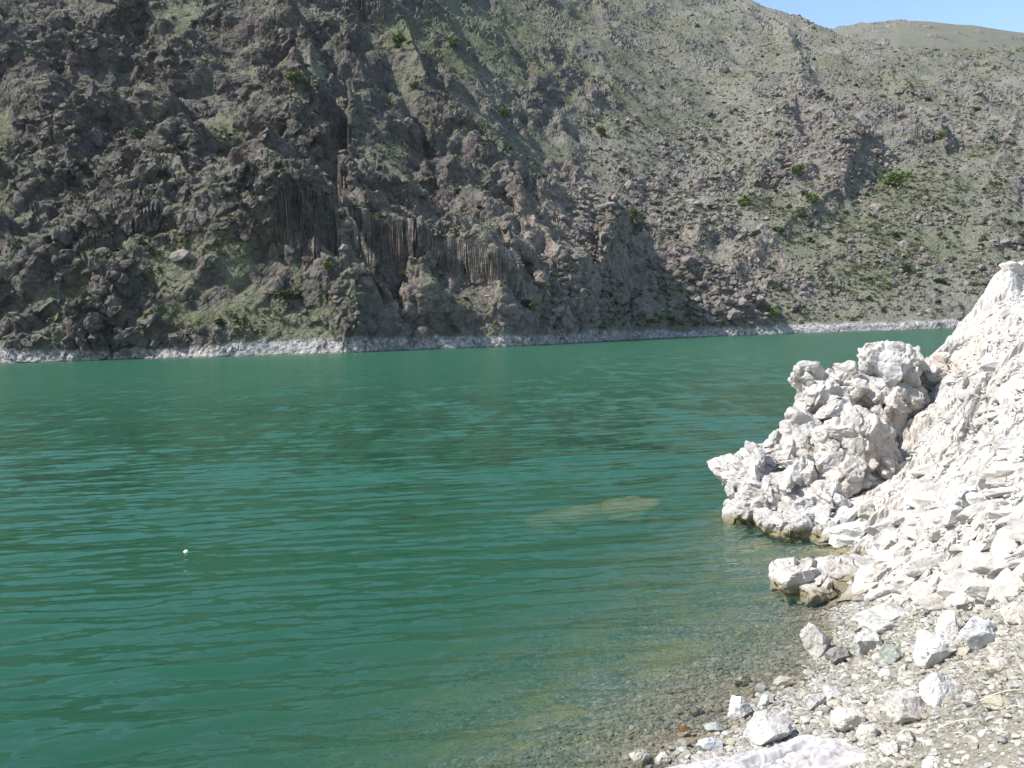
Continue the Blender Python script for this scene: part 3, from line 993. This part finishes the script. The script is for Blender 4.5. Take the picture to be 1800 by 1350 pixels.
PAL = dict(white=(.70, .68, .65), grey=(.56, .54, .50), pink=(.56, .52, .475), tan=(.47, .43, .33), blue=(.60, .60, .595), green=(.38, .40, .36), dark=(.28, .27, .24), cream=(.62, .585, .51), rust=(.45, .24, .13))
BIG = [  # photo x, bottom y, width, height, colour, yaw, cuts seed, label
    (1443, 1156, 60, 62, 'pink', 20, 1, "wedge shaped pinkish grey boulder with a wet dark foot at the waterline"),
    (1562, 1112, 104, 50, 'grey', 0, 2, "long pale grey boulder with a notched underside below the bank"),
    (1530, 1152, 62, 42, 'grey', 30, 3, "flat slanting grey slab among rubble behind the wedge shaped boulder"),
    (1654, 1172, 84, 62, 'white', 0, 4, "bright white triangular boulder on the pebbles"),
    (1673, 1126, 36, 54, 'white', 10, 5, "upright white block squeezed behind the triangular boulder"),
    (1732, 1142, 74, 64, 'blue', 0, 6, "bluish white speckled boulder at the foot of the bank"),
    (1656, 1240, 70, 60, 'white', 40, 7, "smooth white lump of rock with a crumbled grey side"),
    (1605, 1272, 80, 56, 'pink', -20, 8, "long pinkish stone with a brown lower half"),
    (1305, 1268, 46, 48, 'white', 15, 9, "white blocky stone standing apart at the edge of the wet gravel"),
    (1356, 1310, 92, 46, 'grey', 25, 10, "long pale grey slab lying behind the white cloth"),
    (1494, 1292, 62, 46, 'cream', -10, 12, "cream angular stone with a black hollow beneath it"),
    (1126, 1352, 40, 36, 'cream', 0, 13, "small pointed cream stone at the water beside the white cloth"),
    (1166, 1352, 32, 26, 'cream', 0, 14, "low cream stone next to the small pointed one"),
    (1249, 1327, 54, 22, 'blue', 10, 15, "thin bluish slab tilted against the white cloth"),
    (1262, 1292, 42, 16, 'green', 0, 16, "flat greenish stone half in the wet gravel"),
    (1500, 958, 74, 42, 'white', -25, 17, "smooth pale rectangular slab resting below the ledge"),
    (1446, 942, 50, 56, 'white', 0, 18, "grey white rounded rock wedged under the ledge"),
    (1492, 928, 40, 36, 'white', 30, 19, "pale egg shaped rock above the rectangular slab"),
    (1528, 916, 44, 36, 'cream', 30, 20, "cream rounded rock under the big boulder"),
    (1703, 890, 44, 36, 'blue', 0, 21, "bluish white cube of rock lodged on the bank"),
    (1682, 926, 58, 36, 'grey', 0, 22, "rounded grey boulder half buried low on the bank"),
    (1308, 1211, 38, 22, 'green', 20, 23, "greenish flat stone lying in the shallows"),
    (1378, 1214, 40, 22, 'tan', 0, 24, "brownish stone at the waterline in front of dark wet rocks"),
    (1338, 1222, 26, 16, 'green', 0, 25, "small dark green stone in the shallows"),
    (1478, 1168, 52, 30, 'dark', 0, 26, "dark wet rock at the foot of the wedge shaped boulder"),
    (1561, 1198, 30, 20, 'white', 0, 27, "small chalk white cube on grey rubble"),
    (1712, 1243, 30, 22, 'pink', 0, 28, "pale pink pebble lying alone on bare grit"),
    (1764, 1250, 52, 22, 'tan', 0, 29, "flat tan stone throwing a thin black shadow on the grit"),
    (1595, 1314, 36, 32, 'cream', 0, 30, "rounded cream cobble on the pebbles beyond the white cloth"),
    (1524, 1306, 40, 30, 'cream', 0, 31, "cream cobble between angular stone and white cloth"),
    (1640, 1356, 34, 22, 'cream', 0, 32, "buff cobble cut by the bottom edge of the picture"),
    (1567, 1334, 42, 30, 'pink', 0, 33, "brownish pink cobble near the white cloth"),
    (1345, 1245, 22, 22, 'white', 0, 34, "small white stone just behind the standing blocky stone"),
    (1462, 1228, 34, 22, 'white', 0, 35, "white flake of rock leaning on a grey neighbour"),
    (1440, 1248, 40, 30, 'grey', 0, 36, "grey tilted stone under the white flake"),
    (1575, 1166, 40, 30, 'green', 0, 37, "greenish grey stone in the rubble beside the triangular boulder"),
    (1790, 1098, 60, 36, 'cream', 0, 38, "cream rock with a deep shadow where the bank meets the beach"),
    (1205, 1290, 24, 12, 'rust', 0, 39, "rust orange flat pebble in the wet gravel"),
    (1228, 1262, 30, 16, 'dark', 0, 40, "black wet stone in the shallow gravel"),
    (1700, 1160, 26, 18, 'tan', 0, 41, "tan stone tucked beside the triangular boulder"),
    (1755, 1192, 52, 22, 'tan', 0, 42, "low mossy tan stone on the grit"),
    (1760, 1180, 40, 20, 'cream', 0, 43, "white flake lying behind the mossy tan stone"),
    (1617, 668 + 20, 34, 20, 'grey', 0, 44, "grey stone lodged between outcrop and bank"),
    (1585, 735, 40, 26, 'white', 0, 45, "sharp white stone in the cleft beside the big boulder"),
]
SEEDV = {}
for x, yb, w, h, colr, yaw, sd_, lab in BIG:
    pt, D = hit(x, yb - 2)
    s = D / FPX
    v, fc = cut_rock(500 + sd_, 5, 15, .52, .86, .10)
    v = v + 0.07 * facets(v / f32(.45), sd_, 1.3, .12)[0][:, None] * v + 0.03 * fbm(v, .2, 3, sd_)[:, None] * v
    ext = v.max(0) - v.min(0)
    v = v / ext
    ry = 0.8 * w if h < w * 1.2 else 1.1 * w
    v = v * np.array([w, ry, h * 1.18]) * s
    o = add("boulder" if w > 55 else "stone", mesh_np("stone", v, fc), STONE, loc=Vector((pt[0], pt[1] + 0.30 * ry * s, pt[2] + 0.34 * h * s)), label=lab, cat="boulder" if w > 55 else "stone")
    o.rotation_euler = (random.uniform(-.15, .15), random.uniform(-.15, .15), math.radians(yaw))
    c = np.array(PAL[colr]) * .82
    o.color = (*c, 1)

# countable middle-sized stones: copies of a few shapes
def beach_px(n, r, polys):
    """random photo pixels inside the beach polygon"""
    out = []
    poly = polys
    while len(out) < n:
        x, y = r.uniform(850, 1830), r.uniform(1040, 1352)
        c = False
        j = len(poly) - 1
        for i in range(len(poly)):
            if (poly[i][1] > y) != (poly[j][1] > y) and x < (poly[j][0] - poly[i][0]) * (y - poly[i][1]) / (poly[j][1] - poly[i][1]) + poly[i][0]:
                c = not c
            j = i
        if c:
            out.append((x, y))
    return np.array(out)


def drop(px):
    """photo pixels -> points on the smooth ground"""
    a, t = at(px[:, 0], px[:, 1])
    lo, hi = np.full(len(a), 2.5), np.full(len(a), 16.0)
    D = np.linspace(2.5, 16, 120)
    X, Y = a[:, None] * D[None], np.broadcast_to(D[None], (len(a), 120))
    h = EYE + t[:, None] * D[None] - ground0(X, Y)
    i = np.argmax(h < 0, axis=1)
    i = np.clip(i, 1, 119)
    h0, h1 = h[np.arange(len(a)), i - 1], h[np.arange(len(a)), i]
    Dd = D[i - 1] + (D[i] - D[i - 1]) * np.clip(h0 / (h0 - h1 + 1e-9), 0, 1)
    X, Y = a * Dd, Dd
    z = ground(X, Y)
    return np.stack([X, Y, z], 1), Dd


LAND = [(1130, 1352), (1235, 1278), (1335, 1215), (1410, 1170), (1452, 1112), (1475, 1070), (1560, 1050), (1700, 1075), (1830, 1060), (1830, 1352)]
WETP = [(850, 1352), (1000, 1290), (1180, 1180), (1300, 1110), (1400, 1060), (1475, 1070), (1452, 1112), (1410, 1170), (1335, 1215), (1235, 1278), (1130, 1352)]
r2 = np.random.default_rng(22)
COLS = [.73 * np.array(c) * np.array([1, .99, .97]) for c in [(.62, .595, .54), (.53, .50, .44), (.45, .425, .36), (.48, .44, .35), (.40, .395, .36), (.57, .53, .46), (.66, .64, .60), (.38, .36, .31), (.50, .49, .46)]]
protos = []
for k in range(12):
    v, fc = cut_rock(900 + k, 3, 10, .42, .8, .08)
    protos.append(mesh_np("shore_stone", v * np.array([1, .85, .68]), fc))
    protos[-1].materials.append(STONE)
pts = beach_px(270, r2, LAND)
loc, Dd = drop(pts)
for (x, y, z), D in zip(loc, Dd):
    rad = D / FPX * np.clip(r2.lognormal(2.05, 0.38), 4.5, 19)
    o = add("shore_stone", protos[r2.integers(12)], None, loc=(x, y, z + 0.22 * rad), label="pale angular stone, one of many strewn over the pebble beach", cat="stone", group="stones strewn over the pebble beach")
    o.scale = (rad * r2.uniform(.8, 1.4), rad, rad * r2.uniform(.7, 1.1))
    o.rotation_euler = (r2.normal() * .25, r2.normal() * .25, r2.uniform(0, 6.28))
    c = COLS[r2.integers(len(COLS))] * r2.uniform(.85, 1.12)
    o.color = (*c, 1)


# white blocks bedded in the bank
BANKP = [(1480, 1055), (1560, 1045), (1700, 1070), (1830, 1065), (1830, 500), (1780, 500), (1700, 600), (1640, 660), (1610, 760), (1590, 860), (1520, 930), (1480, 970)]


def bank_px(n, r):
    out = []
    while len(out) < n:
        x, y = r.uniform(1480, 1830), r.uniform(500, 1070)
        c, j = False, len(BANKP) - 1
        for i in range(len(BANKP)):
            (xi, yi), (xj, yj) = BANKP[i], BANKP[j]
            if (yi > y) != (yj > y) and x < (xj - xi) * (y - yi) / (yj - yi) + xi:
                c = not c
            j = i
        if c:
            out.append((x, y))
    return np.array(out)


def blockmesh(k):
    v, fc = cut_rock(1700 + k, 4, 12, .45, .78, .08)
    v = v + 0.05 * facets(v / f32(.4), 1700 + k, 1.2, .12)[0][:, None] * v
    m_ = mesh_np("bank_block", v * np.array([1.2, .9, .6]), fc)
    m_.materials.append(WHITE)
    return m_


blocks = [blockmesh(k) for k in range(16)]
bl, bD = drop(bank_px(290, r2))
for (x, y, z), D in zip(bl, bD):
    rad = np.clip(r2.lognormal(-2.3, .55), .04, .50 if z > 1.2 else .17)
    o = add("bank_block", blocks[r2.integers(16)], None, loc=(x + .1 * rad, y + .2 * rad, z - .05 * rad), label="angular white block bedded in the bleached rock bank", cat="rock", group="white blocks bedded in the rock bank")
    o.scale = (rad * r2.uniform(.8, 1.5), rad, rad * r2.uniform(.7, 1.1))
    o.rotation_euler = (r2.normal() * .3, -.45 + r2.normal() * .3, r2.normal() * .7)


def gravel_material():
    nt = NT("gravel")
    p = nt.pos()
    c = nt.attr("tone", "Color")
    n1 = nt.noise(p, 60.0, 4, 0.6)
    z = sepz(nt, p)
    dk = nt.n("ShaderNodeMix", {"data_type": 'RGBA', "blend_type": 'MULTIPLY'})
    dk.inputs[0].default_value = 1.0
    nt.t.links.new(c, dk.inputs[6])
    nt.t.links.new(nt.ramp(n1, [(0.3, (0.7, 0.69, 0.66)), (0.65, (1.08, 1.07, 1.05))]), dk.inputs[7])
    wet = nt.math('SUBTRACT', 1.0, nt.smooth(z, 0.0, 0.05))
    dkc = nt.n("ShaderNodeMix", {"data_type": 'RGBA', "blend_type": 'MULTIPLY'})
    nt.t.links.new(nt.math('MULTIPLY', wet, 0.9), dkc.inputs[0])
    nt.t.links.new(dk.outputs[2], dkc.inputs[6])
    dkc.inputs[7].default_value = (0.40, 0.37, 0.27, 1)
    return nt.principled(dkc.outputs[2], 0.85, None, 0.3)


def gravel():
    pl = beach_px(17000, r2, LAND)
    keep = r2.random(len(pl)) > 0.85 * sstep(1440, 1680, pl[:, 0]) * sstep(1130, 1220, pl[:, 1])
    px = np.concatenate([pl[keep], beach_px(8000, r2, WETP), bank_px(4500, r2)])
    onb = np.arange(len(px)) >= len(px) - 4500
    loc, Dd = drop(px)
    n = len(px)
    pr = [cut_rock(1300 + k, 2, 6, .45, .85, .08) for k in range(10)]
    vs, fs, cs, off = [], [], [], 0
    for i in range(n):
        v, fc = pr[i % 10]
        rad = np.clip(r2.lognormal(-4.55, 0.5), .005, .034) * (0.55 + 0.075 * Dd[i])
        th = r2.uniform(0, 6.28)
        c, s = math.cos(th), math.sin(th)
        w = v * np.array([rad * r2.uniform(.8, 1.4), rad, rad * r2.uniform(.45, .8)])
        w = np.stack([w[:, 0] * c - w[:, 1] * s, w[:, 0] * s + w[:, 1] * c, w[:, 2] + w[:, 0] * r2.normal() * .3], 1) + loc[i] + np.array([0, 0, .15 * rad])
        vs.append(w)
        fs.append(fc + off)
        off += len(v)
        cs.append(np.broadcast_to((COLS[r2.integers(len(COLS))] * .35 + np.array([.45, .44, .42]) * .80 if onb[i] else COLS[r2.integers(len(COLS))]) * r2.uniform(.78, 1.08), (len(v), 3)))
    me = mesh_np("gravel", np.concatenate(vs), np.concatenate(fs), False, None, {"tone": np.concatenate(cs)})
    add("gravel", me, gravel_material(), kind="stuff", label="small grey and cream gravel covering the beach and the shallows")


gravel()

# submerged rock
c0 = G(1105, 893, -0.35)
D0 = c0[1]
vs, fs, n = [], [], 0
for i, (dx, dy, dz, rx, ry, rz) in enumerate([(.05, 0, 0, .62, .55, .30), (-.65, .05, -.09, .65, .5, .26), (-1.25, .1, -.18, .55, .45, .24), (.4, -.1, -.14, .4, .4, .26)]):
    v, fc = cut_rock(77 + i, 4, 5, .7, .95, .22)
    vs.append(v * np.array([rx, ry, rz]) + np.array([dx, dy, dz]))
    fs.append(fc + n)
    n += len(v)
o = add("submerged_rock", mesh_np("submerged_rock", np.concatenate(vs), np.concatenate(fs), True), STONE, loc=(c0[0], c0[1] + .2, -0.50), label="flat olive rock lying just under the water off the ledge", cat="submerged rock")
o.color = (.66, .57, .33, 1)

# small white float
c0 = G(327, 972, 0.0)
nt = NT("float_white")
FLOAT = nt.principled((0.82, 0.8, 0.72, 1), 0.5)
v, fc = ICO[4]
o = add("float", mesh_np("float", v * np.array([.028, .028, .025]) + np.where((np.abs(v[:, 2]) < .12)[:, None], v * np.array([.005, .005, 0]), 0), fc, True), FLOAT, loc=(c0[0], c0[1], 0.015), label="tiny white round float bobbing alone on the open water", cat="float")


# white cloth at the bottom edge
def cloth():
    nt = NT("white_cloth")
    p = nt.pos()
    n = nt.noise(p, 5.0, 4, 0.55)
    col = nt.mix(nt.math('MULTIPLY', nt.smooth(n, .54, .66), .3), (0.40, 0.385, 0.375), (0.26, 0.18, 0.155))  # brownish pink noise patches: fold shading painted into the cloth colour
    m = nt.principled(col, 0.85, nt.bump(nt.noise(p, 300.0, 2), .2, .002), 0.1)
    c, D = hit(1335, 1342)
    s = D / FPX
    NU, NV = 150, 110
    u, v = np.meshgrid(np.linspace(-1, 1, NU), np.linspace(-1, 1, NV))
    X = c[0] + u * 165 * s
    Y = c[1] - .12 + v * .26
    g = ground0(X, Y)
    edge = np.clip((1 - np.abs(u) ** 2.5) * (1 - np.abs(v) ** 2.5), 0, 1) ** .5
    pp = np.stack([X * 1.0, Y * 2.2, 0 * X], -1).reshape(-1, 3)
    fold = 1 - np.abs(fbm(pp, .16, 3, 301)).reshape(u.shape) * 1.2
    top = np.interp(u, [-1, -.6, -.2, .1, .35, .5, .75, 1], [.15, .35, .6, .7, .8, 1.0, .7, .05])
    fl = np.abs(v + .15 - .35 * np.sin(2.6 * u + .4)) 
    fold = fold - 1.3 * np.exp(-(fl / .13) ** 2) * sstep(-.6, 0, u)
    h = 0.7 * edge * (0.045 * top + .015 + .085 * top * fold + .018 * (1 - np.abs(fbm(pp, .06, 2, 305)).reshape(u.shape) * 2)) + 0.006
    ju = 0.03 * fbm(np.stack([X, Y, 0 * X], -1).reshape(-1, 3), .2, 3, 302).reshape(u.shape)
    topv = np.stack([X + ju, Y + ju, g + h], -1).reshape(-1, 3)
    bot = np.stack([X + ju, Y + ju, g + 0 * h - .01], -1).reshape(-1, 3)
    ft = grid_faces(NV, NU)
    nV = NU * NV
    ring = np.r_[np.arange(NU), NU - 1 + NU * np.arange(1, NV), (NV - 1) * NU + np.arange(NU - 2, -1, -1), NU * np.arange(NV - 2, 0, -1)]
    j = np.roll(ring, -1)
    fr = np.stack([ring, ring + nV, j + nV, j], 1)
    V = np.concatenate([topv, bot])
    o_ = V.mean(0)
    add("cloth", mesh_np("cloth", V - o_, np.concatenate([ft, ft[:, ::-1] + nV, fr]), True), m, loc=Vector(o_), label="crumpled white cloth, fold shading painted in pinkish brown, lying on the pebbles", cat="cloth")


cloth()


# twig and straws
def tube(pts, rad):
    vs, fs = [], []
    k = 6
    pts = np.array(pts)
    for i, p_ in enumerate(pts):
        d = pts[min(i + 1, len(pts) - 1)] - pts[max(i - 1, 0)]
        d /= np.linalg.norm(d) + 1e-9
        a_ = np.cross(d, [0.3, .2, 1])
        a_ /= np.linalg.norm(a_)
        b_ = np.cross(d, a_)
        r_ = rad * (1 - .6 * i / (len(pts) - 1))
        for q in range(k):
            vs.append(p_ + r_ * (math.cos(q * 2 * math.pi / k) * a_ + math.sin(q * 2 * math.pi / k) * b_))
    for i in range(len(pts) - 1):
        for q in range(k):
            fs.append((i * k + q, i * k + (q + 1) % k, (i + 1) * k + (q + 1) % k, (i + 1) * k + q))
    return np.array(vs), np.array(fs)


nt = NT("dry_straw")
STRAW = nt.principled((0.60, 0.54, 0.38, 1), 0.7)
nt = NT("dead_wood")
WOOD = nt.principled(nt.ramp(nt.noise(nt.pos(), 40.0, 4), [(.3, (.13, .11, .09)), (.7, (.26, .23, .2))]), 0.9)
for (x0, y0), (x1, y1), lab in [((1722, 1236), (1796, 1216), "long straight straw lying across the grit beside the pale pink pebble"), ((1676, 1294), (1702, 1302), "short bright straw lying on the grit among cobbles"),
                                ((1770, 1250), (1798, 1249), "pale straw beside the flat tan stone"), ((1555, 1334), (1575, 1352), "thick pale straw stub at the bottom edge of the picture"),
                                ((1650, 1284), (1716, 1268), "thin bent straw on the bare grit")]:
    p0, _ = hit(x0, y0)
    p1, _ = hit(x1, y1)
    pts = [p0 + (p1 - p0) * q + np.array([0, 0, .012 + .015 * math.sin(q * 3.1)]) for q in np.linspace(0, 1, 7)]
    o_ = np.mean(pts, 0)
    v, fc = tube(pts - o_, .0035)
    add("straw", mesh_np("straw", v, fc, True), STRAW, loc=Vector(o_), label=lab, cat="straw")
ptsw = []
for x, y in [(1659, 749), (1676, 752), (1694, 758), (1708, 763), (1721, 768)]:
    p0, _ = hit(x, y)
    ptsw.append(p0 + np.array([0, -.05, .05]))
o_ = np.mean(ptsw, 0)
v, fc = tube(np.array(ptsw) - o_, .016)
tw = add("twig", mesh_np("twig", v, fc, True), WOOD, loc=Vector(o_), label="bare grey twig with an upright side shoot lying on the white bank", cat="twig")
b0 = np.array(ptsw[2])
v, fc = tube(np.array([b0, b0 + [.02, 0, .07], b0 + [.035, 0, .15]]) - o_, .013)
add("side_shoot", mesh_np("side_shoot", v, fc, True), WOOD, parent=tw)


# ------------------------------------------------------------------ shrubs on the hills
def leaf_material(name, c1, c2):
    nt = NT(name)
    p = nt.pos()
    col = nt.mix(nt.smooth(nt.noise(p, 1.1, 3), .35, .65), c1, c2)
    return nt.principled(col, 0.8, None, 0.15)


LEAF_B = leaf_material("fresh_leaves", (0.09, 0.125, 0.03), (0.145, 0.175, 0.055))
LEAF_D = leaf_material("dark_leaves", (0.035, 0.055, 0.02), (0.07, 0.09, 0.035))


def crown_mesh(seed, n=700, leaf=.13):
    r = np.random.default_rng(seed)
    cl = r.normal(size=(14, 3))
    cl /= np.linalg.norm(cl, axis=1)[:, None]
    cl *= r.uniform(.25, .72, (14, 1))
    c = cl[r.integers(14, size=n)] + r.normal(size=(n, 3)) * .20
    c[:, 2] = np.maximum(c[:, 2], -.75)
    a_ = r.normal(size=(n, 3))
    b_ = r.normal(size=(n, 3))
    a_ *= leaf / np.linalg.norm(a_, axis=1)[:, None]
    b_ *= leaf / np.linalg.norm(b_, axis=1)[:, None]
    v = np.stack([c - a_, c + b_, c + a_, c - b_], 1).reshape(-1, 3)
    return mesh_np("foliage", v, np.arange(4 * n).reshape(-1, 4))


FB = [crown_mesh(40 + k) for k in range(4)]
FD = [crown_mesh(60 + k, 420, .16) for k in range(5)]
for m_ in FB:
    m_.materials.append(LEAF_B)
for m_ in FD:
    m_.materials.append(LEAF_D)
v, fc = tube(np.array([[0, 0, -1.0], [.05, 0, -.6], [0, .05, -.2], [.06, .02, .2]]), .09)
STEM = mesh_np("stem", v, fc, True)
STEM.materials.append(WOOD)
# what the viewer sees: nearest hill point per coarse cell
cx, cy = (hpx / 5).astype(int), (hpy / 5).astype(int)
okv = (cx >= 0) & (cx < 360) & (cy >= 0) & (cy < 130)
zb = np.full((130, 360), 1e9)
np.minimum.at(zb, (cy[okv], cx[okv]), HP[okv, 1])


def hill_point(x, y):
    m = okv & (np.abs(hpx - x) < 4) & (np.abs(hpy - y) < 3)
    i = np.nonzero(m)[0]
    return HP[i[np.argmin(HP[i, 1])]]


k = 0
for x, y, r_, lab in [(1358, 550, 13, "bright green round shrub just above the pale shoreline band of the far slope"), (1405, 303, 13, "yellow green bush in the cleft left of the dark cliff on the far slope"),
                      (1575, 326, 20, "wide fresh green bush on the grassy saddle below the dark cliff"), (800, 76, 11, "lone light green tree high on the upper slope"),
                      (705, 70, 14, "light green bush on top of the dark upper crag"), (891, 204, 9, "small vivid green bush in the gully between the two slopes"),
                      (580, 472, 9, "vivid green sapling against the shadowed cliff above the left shore"), (1305, 357, 13, "olive green bush in the reddish scree of the far slope"),
                      (521, 138, 14, "fresh green shrub on the shoulder of the dark left crag"), (1115, 376, 9, "bright green bush at the left edge of the reddish scree"),
                      (1052, 232, 9, "pale yellow green bush above the reddish scree"), (1650, 240, 10, "green bush at the foot of the upper rock wall"), (726, 152, 9, "small yellow green bush under the dark upper crag"),
                      (1430, 352, 12, "yellowish low bush beside the lower rock face of the far slope")]:
    p_ = hill_point(x, y)
    R_ = r_ * p_[1] / FPX
    root = add("shrub", None, loc=(p_[0], p_[1] - .4, p_[2] + .5 * R_), label=lab, cat="shrub")
    root.scale = (R_ * 1.15, R_ * 1.15, R_ * .95)
    root.rotation_euler = (0, 0, k * 1.3)
    add("foliage", FB[k % 4], None, parent=root)
    add("stem", STEM, None, parent=root)
    k += 1
cand = np.nonzero(okv & (HROCK < .35) & (HP[:, 2] > 6) & (hpy > 20) & (HP[:, 1] < zb[np.clip(cy, 0, 129), np.clip(cx, 0, 359)] * 1.02))[0]
w = np.where(HLEFT[cand] > .5, .35, 1.0) * np.clip((hpy[cand] + 50) / 400, .2, 1)
pick = r2.choice(cand, 270, replace=False, p=w / w.sum())
for i in pick:
    p_ = HP[i]
    R_ = np.clip(r2.lognormal(.05, .4), .5, 2.4)
    o = add("hillside_bush", FD[r2.integers(5)], None, loc=(p_[0], p_[1], p_[2] + .35 * R_), label="small dark green bush dotted on the grassy parts of the hills", cat="bush", group="dark bushes dotted over the hills")
    o.scale = (R_ * r2.uniform(1, 1.6), R_, R_ * r2.uniform(.6, .9))
    o.rotation_euler = (0, 0, r2.uniform(0, 6))


def scatter_hill(name, n, wfun, shapes, size, mat, label, lift, tones=None):
    c_ = np.nonzero(okv & (HP[:, 2] > 4.2) & (hpy > -15) & (HP[:, 1] < zb[np.clip(cy, 0, 129), np.clip(cx, 0, 359)] * 1.03))[0]
    w_ = wfun(c_)
    pk = r2.choice(c_, n, replace=False, p=w_ / w_.sum())
    vs, fs, off = [], [], 0
    for i in pk:
        v, fc = shapes[r2.integers(len(shapes))]
        R_ = np.clip(r2.lognormal(size[0], size[1]), size[2], size[3])
        th = r2.uniform(0, 6.28)
        c__, s__ = math.cos(th), math.sin(th)
        q_ = v * np.array([R_ * r2.uniform(.8, 1.5), R_, R_ * r2.uniform(.6, 1.0)])
        vs.append(np.stack([q_[:, 0] * c__ - q_[:, 1] * s__, q_[:, 0] * s__ + q_[:, 1] * c__, q_[:, 2]], 1) + HP[i] + np.array([0, 0, lift * R_]))
        fs.append(fc + off)
        off += len(v)
    nv_ = off
    at_ = {"rock": np.ones(nv_), "warm": np.full(nv_, .35), "lush": np.zeros(nv_), "cell": np.repeat(r2.random(n), [len(x) for x in vs])} if tones else None
    add(name, mesh_np(name, np.concatenate(vs), np.concatenate(fs), False, at_), mat, kind="stuff", label=label)


def clumpy(c_, sc, seed):
    return sstep(-.5, .6, fbm(HP[c_], sc, 3, seed)) + .08


scatter_hill("scree", 4600, lambda c_: np.where(HLEFT[c_] > .4, .02, 1.0) * clumpy(c_, 22, 401) ** 1.6 * (.25 + HROCK[c_]) * np.where(HP[c_, 1] > 600, .6, 1), [cut_rock(2100 + k, 1, 4, .5, .85, .15) for k in range(8)] + [cut_rock(2200 + k, 2, 8, .45, .8, .1) for k in range(6)],
             (-.40, .55, .3, 3.2), HILL, "grey brown blocks of scree scattered over the slopes across the water", .15, True)


def tuft(seed):
    r = np.random.default_rng(seed)
    n = 26
    c = r.normal(size=(n, 3)) * .45
    c[:, 2] = np.abs(c[:, 2])
    a_, b_ = r.normal(size=(n, 3)) * .22, r.normal(size=(n, 3)) * .22
    return np.stack([c - a_, c + b_, c + a_, c - b_], 1).reshape(-1, 3).astype(f32), np.arange(4 * n).reshape(-1, 4)


LEAF_S = leaf_material("scrub_leaves", (0.055, 0.065, 0.028), (0.12, 0.125, 0.05))
scatter_hill("scrub", 9000, lambda c_: ((HROCK[c_] < .6) * (clumpy(c_, 15, 402)) + .02) * np.where(HLEFT[c_] > .5, .3, 1), [tuft(3000 + k) for k in range(10)], (-.5, .4, .3, 1.5), LEAF_S, "low olive scrub and tussocks growing over the slopes across the water", 0.05)


# ------------------------------------------------------------------ the air
nt = NT("haze_air")
vv = nt.n("ShaderNodeVolumePrincipled")
vv.inputs["Color"].default_value = (0.80, 0.88, 1.0, 1)
vv.inputs["Density"].default_value = 0.00004
vv.inputs["Anisotropy"].default_value = 0.2
nt.t.links.new(vv.outputs[0], nt.out.inputs[1])
hv = np.array([[x, y, z] for x in (-1600, 2600) for y in (-60, 2200) for z in (-14, 480)], f32)
hf = np.array([[0, 1, 3, 2], [4, 6, 7, 5], [0, 4, 5, 1], [2, 3, 7, 6], [0, 2, 6, 4], [1, 5, 7, 3]])
add("haze", mesh_np("haze", hv, hf), nt.m, kind="stuff", label="thin blue summer haze in the air over the lake")
